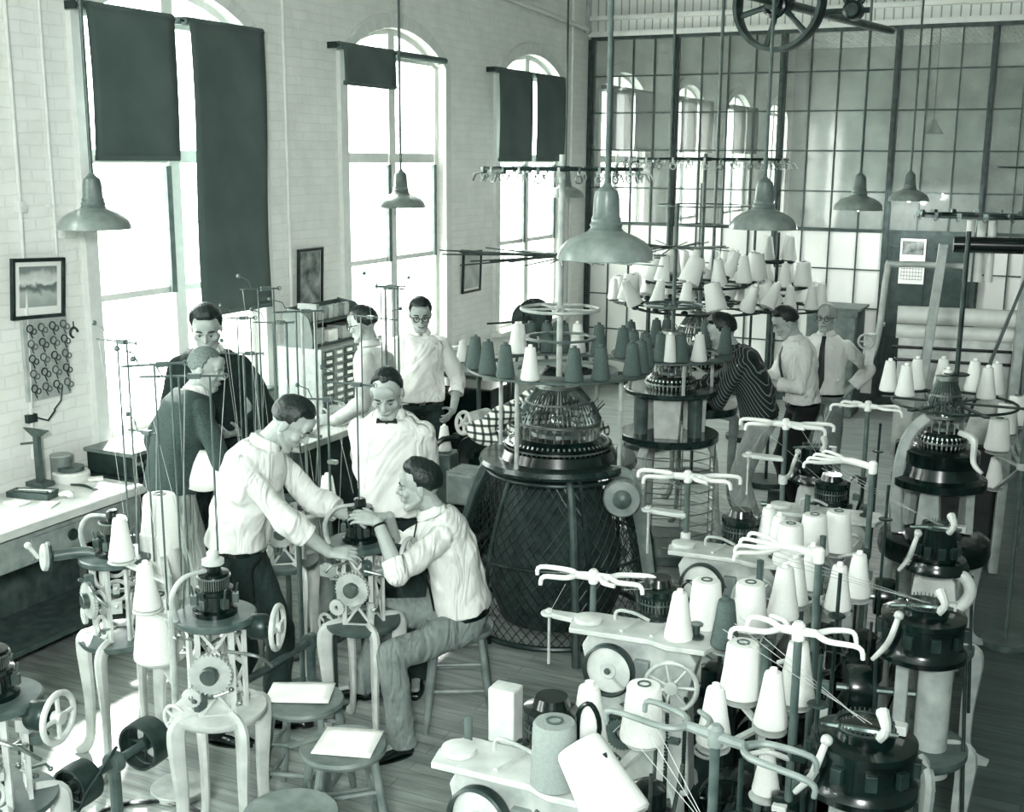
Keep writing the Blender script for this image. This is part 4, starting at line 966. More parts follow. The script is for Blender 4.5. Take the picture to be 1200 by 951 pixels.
MB().lathe([(.0, .08), (.05, .08), (.055, .10), (.03, .115), (.0, .118)], (.50, -.22, .90), 24, (.35, -1, .15)).build('gear_cover', dgrey, t)
MB().path([(.38, -.10, 1.0), (.50, -.12, .98), (.58, -.14, .80), (.66, -.16, .4), (.74, -.18, .0)], [.05, .055, .05, .04, .045], 10, flat=.5, up=(0, 1, 0)).build('leg', grey, t)
# ring cones of machine A
for k, (px, py) in zip('ddwwdddwddwddd', ((553, 440), (571, 431), (565, 402), (573, 402), (611, 438), (610, 408), (628, 398), (622, 445), (667, 441), (665, 394), (698, 397), (711, 448), (726, 438), (717, 410))):
    q = at(px, py, 1.59); a = atan2(q.y-A.y, q.x-A.x); cone(k, polar(A, .51, a, 1.592), 'the shelf ring of the big caged machine', rz=rnd(0, 6))
for a in (0.0, .35, 1.1, 2.0, 2.35): cone('d', polar(A, .51, a, 1.592), 'the shelf ring of the big caged machine')

B_ = V((-2.52, 7.88, 0))
t = thing('circular_knitting_machine', 'circular machine with two dark round tables and cream pillars at middle right', 'knitting machine', B_)
hoop_cage(t, .34, .06, .84); MB().disc((0, 0, .04), .36, .06, 48).build('base', dgrey, t)
for i in range(3): a = -1.9+2*pi/3*i; MB().path([(r*cos(a), r*sin(a), z) for r, z in ((.26, .86), (.33, .7), (.36, .3), (.42, 0))], [.04, .035, .03, .035], 8, flat=.6).build('leg', pale, t)
MB().disc((0, 0, .87), .35, .05, 56).build('lower_table', MATS['dark glossy cast iron'], t); MB().disc((0, 0, 1.20), .33, .035, 56).build('upper_table', MATS['dark glossy cast iron'], t)
for i in range(3):
    a = -1.35+2*pi/3*i; R_ = Matrix.Rotation(a, 3, 'Z')
    MB().prism([(-.085, 0), (.085, 0), (.10, .31), (-.10, .31)], .10, (.19*cos(a), .19*sin(a), .89), X=R_ @ V((0, 1, 0))).build('pillar', cream, t, bevel=.01)
for i in range(3): a = -.35+2*pi/3*i; MB().tube((.22*cos(a), .22*sin(a), .89), (.22*cos(a), .22*sin(a), 1.2), .05, n=20).build('column', dgrey, t)
needle_crown(t, 1.24, .15, n=36); cone_ring(t, 1.46, .38, .10, dgrey, 4, 1.2, .30, .6)
MB().tube((0, 0, 1.2), (0, 0, 2.5), .015).build('centre_pole', dgrey, t); spikes(t, 2.20, .42, 22, seed=9); spokes_top(t, 1.80, .20, 4, dgrey)
for k, (px, py) in zip('dddddwwd', ((760, 433), (755, 418), (764, 402), (775, 412), (742, 425), (779, 443), (801, 418), (809, 436))):
    q = at(px, py, 1.46); a = atan2(q.y-B_.y, q.x-B_.x); cone(k, polar(B_, .37, a, 1.463), 'the shelf ring of the two table machine')
for a in (.4, 1.2, 2.0): cone('d', polar(B_, .37, a, 1.463), 'the shelf ring of the two table machine')

# machine C: needle dial and creel of tilted cones
C_ = V((-2.65, 8.95, 0))
t = thing('circular_knitting_machine', 'rear circular machine under the creel of tilted white cones', 'knitting machine', C_)
curved_legs(t, 3, .26, .8, .4, grey); MB().disc((0, 0, .86), .33, .06, 48).build('table', MATS['dark glossy cast iron'], t)
MB().lathe([(.2, .9), (.24, .95), (.24, 1.02), (.22, 1.04), (.26, 1.06), (.26, 1.20), (.2, 1.22)], n=48).build('dial_drum', brass, t); needle_crown(t, 1.24, .2, n=44)
MB().tube((0, 0, .9), (0, 0, 2.84), .016).build('centre_pole', dgrey, t); thread_wheel(t, 2.80, .62, 34, seed=6); MB().torus((0, 0, 2.45), .35, .005).torus((0, 0, 2.3), .2, .005).build('guide_hoop', dsteel, t)
for z, R in ((1.66, .52), (1.84, .36)):
    MB().torus((0, 0, z), R, .010, n=48).wheel((0, 0, z), R, (0, 0, 1), 6, .008, .03).build('creel_hoop', iron, t)
    n = 15 if R > .5 else 11
    for i in range(n):
        a = 2*pi*i/n+.2; c = polar((0, 0), R, a, z)
        MB().path([c*.96+V((0, 0, z*.04)), c+V((.05*cos(a), .05*sin(a), .02))], .008, 6).ell(c+V((.05*cos(a), .05*sin(a), .02)), (.028, .028, .020)).build('cone_holder', iron, t)
        random.seed(i*7+n); cone('w' if i % 4 else 'b', C_+c+V((.05*cos(a), .05*sin(a), .045)), 'the rear creel', tilt=(rnd(-.45, .45), rnd(-.45, .45)), scale=1.1)
# creel D: three tiers of upright cones
def tiers(label, D, tz, place, top=None, base=True, m=iron):
    t = thing('yarn_creel', label, 'yarn creel', D)
    MB().tube((0, 0, .05), (0, 0, top or tz[-1][0]+.3), .014).disc((0, 0, .03), .2, .05).build('pole', m, t)
    for z, R, n in tz:
        MB().torus((0, 0, z), R, .008, n=40).wheel((0, 0, z), R, (0, 0, 1), 5, .007, .025).build('tier_hoop', m, t)
        pl = MB()
        for i in range(n):
            a = 2*pi*i/n+z*3; c = polar((0, 0), R, a, z+.012); MB().disc(c, .05, .008, 20).build('cone_plate', m, t)
            cone('w' if (i*3+int(z*10)) % 5 else ('b' if i % 2 else 'w'), V(D)+c+V((0, 0, .016)), place, scale=1.05)
    return t
tiers('three tier creel of upright white cones under the rear pendant lamp', V((-2.3, 10.0, 0)), [(1.56, .38, 11), (1.74, .25, 8), (1.95, .13, 4)], 'the three tier creel', 2.2)
tiers('creel of white cones standing behind the tilted cones', V((-2.95, 9.9, 0)), [(1.62, .45, 12), (1.82, .28, 7)], 'the creel behind the tilted cones', 2.6)
tiers('creel of white cones nearest to the glass partition', V((-2.9, 11.6, 0)), [(1.5, .4, 10)], 'the creel nearest the partition', 2.3)
tiers('low creel of white cones beside the wooden cabinet', V((-3.7, 10.8, 0)), [(1.45, .35, 9)], 'the low creel left of the others', 1.9)
# machine E on the right with cream arch
E_ = V((-.60, 6.90, 0))
t = thing('circular_knitting_machine', 'black circular machine in cream arched frame at the right aisle', 'knitting machine', E_)
for i in range(4): leg_curve(.22, .60, .36, .6+pi/2*i, .06, .035).build('leg', cream2, t)
MB().lathe([(.05, .56), (.26, .56), (.30, .58), (.31, .62), (.30, .69), (.26, .71), (.05, .72)], n=48).build('lower_table', black, t)
for i in range(3): a = -1.7+2*pi/3*i; MB().prism([(-.07, 0), (.07, 0), (.05, .28), (-.05, .28)], .05, (.17*cos(a), .17*sin(a), .72), X=Matrix.Rotation(a, 3, 'Z') @ V((0, 1, 0))).build('pillar', cream2, t, bevel=.006)
MB().lathe([(.05, .99), (.24, .99), (.26, 1.0), (.26, 1.04), (.22, 1.06), (.20, 1.12), (.21, 1.14), (.21, 1.2), (.16, 1.22), (.05, 1.24)], n=48).build('cylinder_housing', black, t)
needle_crown(t, 1.24, .11, n=30)
for dx in (-.19,): MB().path([(dx+.0, -.12, .72), (dx-.02, -.12, 1.0), (dx+.01, -.10, 1.25), (dx+.10, -.06, 1.38), (dx+.20, .0, 1.40), (dx+.30, .04, 1.33)], .034, 8, flat=.5).build('arch_frame', cream2, t)
MB().path([(.1, -.2, 1.35), (.18, -.22, 1.32), (.19, -.24, 1.2), (.24, -.26, 1.15)], [.016, .02, .016, .01], 8).build('yarn_carrier', cream, t)
MB().tube((.04, .1, 1.2), (.04, .1, 2.42), .014).disc((.04, .1, 1.62), .07, .008).build('centre_pole', iron, t)
rg = MB()
for i in range(6): a = pi/3*i; rg.beam((.04, .1, 1.455), (.04+.40*cos(a), .1+.40*sin(a), 1.455), .03, .010)
rg.torus((.04, .1, 1.455), .34, .008, n=40); rg.build('cone_arms', iron, t)
q0 = E_+V((.04, .1, 0))
for (px, py) in ((1041, 458), (1058, 450), (1060, 464), (1098, 450), (1108, 469), (1145, 455), (1155, 467), (1174, 460)):
    q = at(px, py, 1.46); q = V((q.x, q.y, 1.462)); 
    if (q-q0).xy.length > .42: d = (q-q0); d.z = 0; q = q0+d.normalized()*.40; q.z = 1.462
    cone('w', q, 'the arms above the arched machine', scale=.98)
# ================================================================== FOREGROUND ROW WITH DISC WHEELS
def feeder_arms(t, c, ang, L=.17, m=white, both=True, fan=False, r=.0085):
    c = V(c); d = V((cos(ang), sin(ang), 0)); u = V((-sin(ang), cos(ang), 0))
    MB().lathe([(.015, -.03), (.020, -.025), (.020, .02), (.012, .03)], c, 16).build('arm_collar', m, t)
    if fan:
        MB().path([c, c+d*L*.4+V((0, 0, .015)), c+d*L*.75+V((0, 0, .01))], [r*1.7, r*2.0, r*1.4], 8).build('arm', m, t)
        for k in range(4):
            s_ = (k-1.5)*.055; p = c+d*L*.6+u*s_*.3+V((0, 0, .012)); e = c+d*L*(1.25-.06*abs(k-1.5))+u*s_*1.5+V((0, 0, .012))
            MB().path([p, p.lerp(e, .5)+u*s_*.25, e, e+d*.012-V((0, 0, .028))], [r*1.15, r, r*.85, r*.8], 8).build('prong', m, t)
        return
    for s_ in ((-1, 1) if both else (1,)):
        h = c+d*s_*L*.35; MB().path([c, h], [r*1.8, r*1.5], 8).build('arm', m, t)
        for q in (-1, 1):
            e = c+d*s_*L*(1.1+.1*q)+u*q*.055
            MB().path([h, h+d*s_*.04+u*q*.045, e, e+d*s_*.014-V((0, 0, .035))], [r*1.25, r*1.1, r*.95, r*.8], 8).build('prong', m, t)
    MB().path([c+d*.03, c+d*.05-u*.06, c+d*.1-u*.09], [r*1.2, r, r*.8], 8).build('prong', m, t)
def thread_drop(t, pts):
    mb = MB()
    for a, b in pts: mb.tube(a, b, .0011, n=4)
    mb.build('yarn_thread', thread, t)
def disc_machine(label, loc, rz, seed=1, pole=1.42, armang=.2, box=False, knob=True):
    t = thing('knitting_machine', label, 'knitting machine', loc, rz); random.seed(seed)
    # gear case: shaped slab with lip
    P = [(-.20, .38), (-.17, .80), (-.20, .93), (-.17, .985), (.22, .985), (.26, .93), (.23, .80), (.25, .38), (.14, .34), (-.10, .34)]
    MB().prism(P, .10, (0, .02, 0)).build('gear_case', pale, t, bevel=.008)
    MB().prism([(-.24, -.09), (-.26, .0), (-.22, .11), (.30, .11), (.34, .03), (.30, -.10), (.16, -.11), (.08, -.08)], .022, (0, .02, 1.0), X=(1, 0, 0), Y=(0, 1, 0)).build('top_tray', cream, t, bevel=.005)
    MB().lathe([(.02, 0), (.052, 0), (.056, .006), (.054, .02), (.03, .024), (.012, .03)], (-.19, .02, 1.01), 24).build('bearing_cap', cream, t)
    for a, b in (((-.04, -.05), (-.01, .09)), ((.08, -.05), (.10, .09))): MB().beam((a[0], a[1]+.02, 1.015), (b[0], b[1]+.02, 1.015), .012, .010).build('tray_rib', cream, t)
    MB().lathe([(.0, 1.012), (.030, 1.012), (.032, 1.02), (.014, 1.03), (.014, 1.06), (.026, 1.065), (.026, 1.07), (.0, 1.07)], (.24, .03, 0), 20).build('tension_spool', dsteel, t)
    MB().path([(-.10, .08, 1.01), (-.09, .08, 1.05), (-.02, .06, 1.06), (.04, .08, 1.03)], .007, 8).build('lever', pale, t)
    if box: MB().box((.14, .05, 1.025), (.10, .06, .03)).build('clamp_block', pale, t, bevel=.004)
    for i in range(6):
        MB().box((.10+rnd(-.16, .14), -.045, rnd(.45, .82)), (rnd(.02, .05), .03, rnd(.02, .05))).build('latch', (pale, dgrey, iron)[i % 3], t, bevel=.003)
        q = V((rnd(-.15, .2), -.05, rnd(.5, .93))); MB().path([q, q+V((rnd(-.05, .05), -.03, rnd(-.03, .03))), q+V((rnd(-.08, .08), -.03, rnd(-.08, .0)))], .006, 6).build('lever', dsteel, t)
    # disc wheel
    c = V((-.07, -.085, .87)); ax = (-.05, -1, .06)
    MB().lathe([(.098, -.03), (.103, -.02), (.103, .015), (.096, .022), (.092, .012), (.092, -.02)], c, 44, ax, closed=True).build('disc_rim', iron, t)
    MB().lathe([(.0, .006), (.03, .010), (.034, .004), (.088, .0), (.093, -.006), (.0, -.01)], c, 44, ax).build('disc_face', cream, t)
    MB().disc(c+V(ax).normalized()*.014, .013, .012, 16, ax).build('disc_hub', dgrey, t); MB().path([c+V((.02, -.012, -.02)), c+V((.045, -.012, -.045)), c+V((.07, -.012, -.065))], .004, 6).build('crank_bar', pale, t)
    w = MB(); w.wheel((.175, -.07, .84), .098, (.2, -1, 0), 7, .010, .026); w.build('spoked_wheel', pale, t)
    MB().tube((.175, -.08, .84), (.175, .03, .84), .014).build('wheel_shaft', dsteel, t)
    b = MB().box((.05, -.04, .86), (.06, .03, .11)); b.build('ratchet_block', grey, t, bevel=.005)
    gear((.06, -.055, .70), .05, (0, -1, 0), 24, .02, .3).build('gear', grey, t); gear((-.02, -.055, .60), .065, (0, -1, 0), 28, .02, .35).build('gear', dgrey, t)
    MB().prism([(-.02, -.10), (.02, -.10), (.03, .10), (-.03, .10)], .012, (.14, -.045, .58)).build('pattern_chain_guide', cream, t, bevel=.003)
    ch = MB()
    for i in range(26):
        z = .42+.015*i
        for x in (.16, .23): ch.box((x, -.05, z), (.014, .010, .010))
    ch.beam((.16, -.05, .42), (.16, -.05, .8), .004, .004).beam((.23, -.05, .42), (.23, -.05, .8), .004, .004); ch.build('pattern_chain', iron, t, smooth=False)
    # black cylinder head behind the tray
    x0, y0 = .04, .20
    MB().disc((x0, y0, .93), .15, .03, 40).build('round_table', black, t)
    MB().lathe([(.09, .945), (.09, 1.02), (.08, 1.03), (.08, 1.10), (.09, 1.11), (.09, 1.13), (.06, 1.14), (.05, 1.17)], (x0, y0, 0), 32).build('cylinder_head', black, t)
    nb = MB().ring((x0, y0, 1.075), .084, .006, .006, 32); needles(nb, (x0, y0), .084, 1.07, 36, .05); nb.build('needle_ring', dsteel, t)
    for i in range(4):
        a = 1.2*i; MB().box((x0+.10*cos(a), y0+.10*sin(a), .99), (.03, .03, .06), rz=a).build('cam_block', iron, t, bevel=.003)
    MB().path([(x0+.13, y0, .95), (x0+.16, y0, 1.10), (x0+.13, y0, 1.17), (x0+.09, y0, 1.13), (x0+.09, y0, .98)], .008, 8).build('yarn_loop_pipe', black, t)
    for k in range(4):
        sx, sy = ((-1, -1), (1, -1), (1, 1), (-1, 1))[k]
        MB().path([(sx*.15, .08+sy*.06, .4), (sx*.21, .08+sy*.12, .36), (sx*.23, .08+sy*.15, .15), (sx*.26, .08+sy*.19, 0)], [.026, .030, .022, .026], 8, flat=.6).build('leg', cream2, t)
    MB().box((.02, .1, .38), (.34, .16, .03)).build('frame_plate', dgrey, t, bevel=.004)
    if box: MB().box((-.10, .16, 1.10), (.09, .07, .18)).build('counter_box', cream, t, bevel=.006)
    # pole with white cast arms
    px, py = -.20, .10
    MB().tube((px, py, .4), (px, py, pole+.01), .013, n=14).build('pole', dgrey, t)
    MB().disc((px, py, pole-.30), .024, .05, 18).build('pole_clamp', cream, t)
    if not box: feeder_arms(t, (px, py, pole), armang, .19, r=.0105)
    if box: return t
    c = V((px, py, pole-.19)); d = V((-1, .05, 0)).normalized()
    MB().prism([(0, -.02), (.06, -.035), (.17, -.025), (.185, 0), (.17, .025), (.06, .035), (0, .02)], .022, c, X=d, Y=V((0, 1, 0))).build('feed_arm', cream, t, bevel=.006)
    MB().disc(c+d*.19, .035, .014, 24).disc(c+d*.19+V((0, 0, .01)), .015, .02, 16).build('feed_disc', cream, t); MB().tube(c+d*.19, c+d*.19-V((0, 0, .22)), .006, n=8).build('feed_rod', pale, t)
    thread_drop(t, [(c+d*.19, (px-.1, py-.05, pole-.03)), ((px+.14, py-.04, pole-.02), (x0+.06, y0, 1.13)), ((px+.05, py+.05, pole), (x0, y0+.05, 1.13)), ((px-.16, py+.04, pole-.02), (x0-.05, y0, 1.13))])
    return t
def grd(q): return (q.x, q.y, 0)
F1p = grd(at(742, 742, 1.0)); F0p = grd(at(600, 905, 1.0)); F2p = grd(at(846, 650, 1.0)); F3p = (-1.10, 5.98, 0)
disc_machine('pale machine with disc wheel and white branching arms in the lower middle', F1p, .05, 1, 1.17, .15)
disc_machine('pale machine with cream box and large disc wheel at the bottom edge', F0p, .0, 2, 1.08, .9, True)
disc_machine('pale disc wheel machine behind the lower middle one, half hidden by cones', F2p, .05, 3, 1.33, .15)
disc_machine('farthest pale disc wheel machine in front of the men with light trousers', F3p, .05, 4, 1.44, .1)
# ================================================================== RIGHT ROW: BLACK DRUM MACHINES
def drum_machine(label, loc, rz, seed, style=0, arms=1.42, armang=pi, poleat=(-.30, .05), fan=True, armm=white):
    t = thing('knitting_machine', label, 'knitting machine', loc, rz); random.seed(seed)
    curved_legs(t, 4, .16, .58, .30, cream2, a0=.3, w=.038)
    MB().lathe([(.04, .56), (.19, .56), (.20, .575), (.20, .60), (.04, .605)], n=36).build('lower_plate', dgrey, t)
    if style == 0:
        MB().tube((.06, -.02, .50), (.06, -.02, .96), .062, n=28).ring((.06, -.02, .51), .058, .03, .03, 28).build('column', cream2, t)
        MB().box((-.06, .03, .78), (.05, .12, .34)).build('side_casting', cream2, t, bevel=.008)
    else:
        MB().prism([(-.13, 0), (.13, 0), (.09, .30), (.05, .36), (-.05, .36), (-.09, .30)], .12, (0, .06, .60)).build('column', cream, t, bevel=.012)
        MB().path([(.03, -.05, .98), (.13, -.06, .96), (.16, -.06, .88), (.10, -.07, .80), (-.02, -.07, .78)], .028, 12).build('curved_bracket', cream, t)
    r = .165 if style == 0 else .145
    MB().lathe([(.04, .955), (r*.9, .955), (r, .965), (r, .985), (r*.93, 1.0), (r*.90, 1.015)]+([(r*.90, 1.10), (r*.94, 1.105), (r*.94, 1.125), (r*.8, 1.13)] if style == 0 else [(r*.6, 1.02), (r*.6, 1.06)])+[(r*.55, 1.135), (r*.55, 1.16), (r*.50, 1.165), (r*.2, 1.165)], n=44).build('drum', black, t)
    for i in range(10):
        a = 2*pi*i/10; q = r*(.95 if style == 0 else .66); MB().box((q*cos(a), q*sin(a), 1.06), (.02, .035, .05), rz=a).build('cam_block', iron, t, bevel=.003)
    nb = MB().ring((0, 0, 1.165), r*.5, .006, .006, 30); needles(nb, (0, 0), r*.5, 1.16, 36, .04); nb.build('needle_ring', dsteel, t)
    MB().path([(-.12, -.02, 1.15), (.0, -.06, 1.175), (.10, -.04, 1.17)], [.008, .012, .008], 8).build('latch_bar', dsteel, t)
    a0 = -2.2
    L = [(r*.9*cos(a0), r*.9*sin(a0), 1.15), (r*1.1*cos(a0), r*1.1*sin(a0), 1.08), (r*1.05*cos(a0-.2), r*1.05*sin(a0-.2), 1.02), (r*1.25*cos(a0-.35), r*1.25*sin(a0-.35), .96)]
    MB().path(L, [.010, .012, .012, .008], 8).ell(L[0], (.018, .018, .018)).build('crank_lever', cream, t)
    MB().path([(.05, -.06, 1.16), (.07, -.08, 1.20), (.05, -.03, 1.23)], [.016, .014, .02], 8).build('yarn_carrier', cream, t)
    MB().box((.09, .05, 1.15), (.05, .04, .03)).build('stop_block', cream, t, bevel=.004)
    # drive pulley and chain on the left
    MB().lathe([(.085, -.045), (.09, -.03), (.09, .03), (.085, .045)], (-.22, .02, .78), 32, (1, .2, 0)).build('drive_pulley', black, t)
    MB().tube((-.3, .0, .78), (.0, .04, .78), .016).build('drive_shaft', dsteel, t)
    MB().path([(-.14, -.06, .40), (-.16, -.05, .95)], .008, 6).path([(.20, -.03, .3), (.16, .0, .95)], .007, 6).build('stay_rod', iron, t)
    px, py = poleat
    MB().tube((px, py, .55), (px, py, arms+.01), .013, n=12).build('pole', dgrey, t); MB().beam((px, py, .585), (0, 0, .585), .04, .02).build('pole_bracket', dgrey, t)
    feeder_arms(t, (px, py, arms), armang, .23 if fan or armm is grey else .15, armm, fan=fan)
    MB().tube((px+.07, py-.02, .60), (px+.08, py-.05, 1.38), .007, n=8).disc((px+.077, py-.045, 1.22), .032, .008, 24).build('guide_rod', iron, t)
    thread_drop(t, [((px-.2, py+.02, arms-.02), (0, 0, 1.17)), ((px-.22, py-.04, arms-.02), (.02, 0, 1.17)), ((px-.2, py+.08, arms-.02), (-.02, .02, 1.17))])
    mm = MB().path([(px, py, 1.0), (px-.06, py-.04, 1.03), (px-.12, py-.02, 1.0)], .009, 8); mm.build('side_arm', cream, t)
    for i in range(3): MB().box((px+rnd(-.03, .05), py-.03, .84+.1*i), (.045, .035, .04)).build('clamp_block', (cream, dgrey, iron)[i], t, bevel=.004)
    return t
drum_machine('black drum knitting machine with cream S shaped lever, bottom right', (-.44, 3.36, 0), .0, 1, 0, 1.42, 3.2, (-.21, .0), False)
drum_machine('black drum machine on cream column, second from the bottom on the right', (-.40, 4.46, 0), .1, 2, 0, 1.42, 3.1, (-.37, -.34))
drum_machine('small black machine with round rim on curved cream bracket at the right', (-.46, 5.50, 0), .0, 3, 1, 1.44, 3.0, (-.29, -.14))
drum_machine('knitting machine with white arms just before the arched machine on the right', (-1.28, 6.78, 0), .0, 4, 1, 1.46, 3.1, (.30, -.13), False)
drum_machine('blurred grey armed knitting machine at the bottom right edge', (-.62, 2.50, 0), .0, 5, 0, 1.40, 2.9, (-.08, .15), False, grey)
# motors between the rows
def motor(loc, rz, label):
    t = thing('drive_motor', label, 'electric motor', loc, rz, 'drive motors on the floor between the machine rows')
    MB().lathe([(.07, -.12), (.095, -.11), (.10, -.08), (.10, .08), (.095, .11), (.07, .12)], (0, 0, .14), 32, (0, 1, 0)).build('motor_body', dgrey, t); MB().box((0, 0, .03), (.2, .22, .06)).build('base', iron, t, bevel=.006)
    MB().lathe([(.05, .13), (.06, .14), (.06, .18), (.05, .19)], (0, 0, .14), 24, (0, 1, 0)).build('pulley', black, t); MB().box((.09, 0, .2), (.05, .08, .06)).build('terminal_box', grey, t, bevel=.004)
for i, (x, y) in enumerate(((-.98, 3.3), (-1.0, 4.5), (-1.0, 5.5))): motor((x, y, 0), .2*i, ('drive motor on the floor under the %s white cones' % ('nearest', 'middle', 'farther')[i]))
t = thing('line_shaft', 'dark drive shaft with black pulleys in the aisle under the white cones', 'drive shaft', (-.98, 2.4, 0))
MB().tube((0, -.2, .42), (0, 4.0, .42), .020, n=12).build('shaft', iron, t)
for y in (.35, 1.1, 1.6, 2.15, 2.7, 3.2): MB().lathe([(.13, -.05), (.135, 0), (.13, .05), (.12, .05), (.12, -.05)], (0, y, .42), 32, (0, 1, 0), closed=True).wheel((0, y, .42), .125, (0, 1, 0), 4, .008, .03).build('pulley', black, t)
for y in (.0, .8, 1.9, 2.95, 3.8): MB().box((0, y, .22), (.12, .08, .36)).disc((0, y, .42), .05, .09, 20, (0, 1, 0)).build('pillow_block', iron, t, bevel=.004)
t = thing('drip_trough', 'long low black trough on the floor beneath the aisle drive shaft', 'trough', (-.98, 4.3, 0)); MB().box((0, 0, .02), (.62, 4.0, .04)).build('bottom', black, t)
for s_ in (-1, 1): MB().box((s_*.30, 0, .10), (.02, 4.0, .2)).build('side', black, t)
for i, (x, y) in enumerate(((-.72, 3.75), (-.68, 4.95), (-1.16, 4.35), (-1.1, 3.35))):
    t = thing('winding_unit', 'dark winding unit standing low between the machine rows, %s' % ('nearest right one', 'farther right one', 'farther left one', 'nearest left one')[i], 'winder', (x, y, 0))
    MB().box((0, 0, .3), (.14, .16, .6)).build('stand', iron, t, bevel=.008); MB().lathe([(.07, .6), (.09, .61), (.09, .70), (.06, .72), (.06, .80), (.03, .82)], n=28).build('head', black, t)
    MB().wheel((.0, -.10, .52), .07, (0, -1, 0), 5, .009, .02).build('hand_wheel', (pale, iron)[i % 2], t)
    for k in range(4): q = V((.07*cos(k*1.7), .07*sin(k*1.7), .66)); MB().path([q, q*1.3+V((0, 0, -.1)), q*1.6+V((0, 0, .0))-V((0, 0, .15))], .007, 8).build('lever', dsteel, t)
# ---- racks of cones in the aisle between the rows
def rack(label, foot, items, place, m=pale, h=1.0, top=1.25):
    t = thing('cone_stand', label, 'cone stand', (foot[0], foot[1], 0))
    MB().tube((0, 0, .02), (0, 0, top), .014).disc((0, 0, .02), .13, .04, 32).build('post', dgrey, t); MB().disc((0, 0, h-.03), .03, .04, 20).build('arm_hub', m, t)
    for k, px, py, *e in items:
        hh = h+(e[0] if e else 0); q = at(px, py, hh); l = q-V((foot[0], foot[1], 0)); r = .062 if k in 'bg' else .05
        MB().lathe([(r*.5, -.022), (r*.6, -.02), (r*1.05, -.012), (r*1.08, -.006), (r*.3, -.004)], (l.x, l.y, hh), 26).build('cone_plate', m, t)
        MB().beam((0, 0, h-.035), (l.x, l.y, hh-.022), .022, .012).build('arm', m, t)
        cone(k, V((q.x, q.y, hh+.008)), place, scale=(e[1] if len(e) > 1 else 1.0), rz=rnd(0, 6))
    return t
rack('stand with pale arms carrying the largest white cones at the lower right', (-.80, 3.60), [('b', 868, 816), ('w', 903, 852), ('w', 836, 872), ('w', 932, 823, 0, 1.15), ('w', 897, 930, -.2, .8)], 'the nearest aisle stand')
rack('stand with pale arms holding broad cones and one dark cone', (-1.02, 4.42), [('w', 795, 750), ('b', 826, 735), ('d', 849, 759), ('b', 877, 738), ('w', 917, 725, 0, 1.15)], 'the second aisle stand')
rack('stand of white cones between the black drum machines and the broad cones', (-.86, 4.85), [('w', 930, 708, 0, 1.05), ('w', 950, 690), ('w', 981, 715), ('w', 1004, 700)], 'the third aisle stand')
rack('stand of clustered white cones behind the four fingered white arms', (-1.05, 5.45), [('w', 899, 640), ('w', 911, 650), ('b', 924, 662), ('b', 952, 650), ('b', 980, 646)], 'the farthest aisle stand')
rack('stand with stacked white cones at the right edge beside the arched machine', (-.18, 7.15), [('b', 1168, 528), ('b', 1178, 508), ('w', 1164, 571, -.3), ('b', 1190, 498)], 'the stand at the right edge', h=1.12, top=1.4)
q = at(689, 877, .98); cone('w', q, 'the front of the lower middle machine', scale=1.15); q2 = at(753, 866, .98); cone('b', q2, 'the front of the lower middle machine')
t = thing('cone_stand', 'small stand with two white cones before the lower middle machine', 'cone stand', (q.x+.10, q.y, 0))
MB().tube((0, 0, .0), (0, 0, .93), .014).disc((0, 0, .015), .12, .03).build('post', dgrey, t)
for a in (q, q2): MB().beam((0, 0, .93), (a.x-q.x-.10, a.y-q.y, .955), .03, .014).disc((a.x-q.x-.10, a.y-q.y, .968), .055, .012).build('cone_plate', pale, t)
q = at(649, 916, 1.02); cone('g', V((q.x, q.y, 1.013)), 'the tray of the bottom edge machine'); 
q = at(690, 880, 1.10); o = cone('b', q, 'a slanting pin at the bottom edge', tilt=(.0, 0), scale=1.25); o.rotation_euler = V((-.75, .35, .75)).to_track_quat('Z', 'Y').to_euler(); o.location = at(728, 965, 1.06)
t = thing('cone_pin', 'slanting pin stand holding the tipped white cone at the bottom', 'pin stand', (o.location.x+.06, o.location.y-.03, 0)); MB().tube((0, 0, 0), (0, 0, 1.05), .012).disc((0, 0, .015), .1, .03).build('post', dgrey, t); MB().path([(0, 0, 1.05), (-.05, .025, 1.07), (-.13, .07, 1.23)], .008, 8).build('pin', iron, t)
# ================================================================== SPREAD OF THINGS BEHIND
# warp machine with cloth rolls
t = thing('cloth_winding_machine', 'tall machine with slanting cream post and white cloth rolls before the dark door', 'textile machine', (-.72, 8.55, 0), .15)
for x, lean_ in ((-.12, .16), (.42, .05)): MB().beam((x-lean_, -.12, 0), (x, -.05, 2.25), .10, .06, (1, 0, 0)).build('post', cream2, t, bevel=.006)
MB().tube((-.38, .12, 1.74), (.40, .12, 1.74), .062, n=26).build('cloth_roll', white, t); MB().tube((-.38, .14, 1.62), (.40, .14, 1.62), .05, n=26).build('cloth_roll', white, t)
MB().tube((-.05, .1, 2.24), (.45, .1, 2.24), .055, n=24).build('dark_roller', black, t)
vs = []; fs = []
for i in range(9):
    for j in range(9): vs.append((-.36+.74*j/8, .10-.015*sin(i*.7+j), 1.58-.85*i/8))
fs = [(i*9+j, i*9+j+1, i*9+j+10, i*9+j+9) for i in range(8) for j in range(8)]
o = MB().add(vs, fs).build('hanging_cloth', mat('pale hanging cloth', .8, .8), t); s_ = o.modifiers.new('Solidify', 'SOLIDIFY'); s_.thickness = .01
for z in (1.52, 1.43): MB().tube((-.40, .06, z), (.42, .06, z), .011).build('cross_bar', black, t)
MB().path([(-.55, .0, 1.4), (-.50, 0, 1.6), (-.47, 0, 2.06), (-.42, 0, 2.10), (.05, 0, 2.10)], .022, 12).build('pipe_frame', pale, t)
MB().box((-.55, 0, 1.5), (.06, .06, .22)).wheel((-.58, -.04, 1.56), .05, (0, -1, 0), 4, .008, .015).build('hand_valve', pale, t)
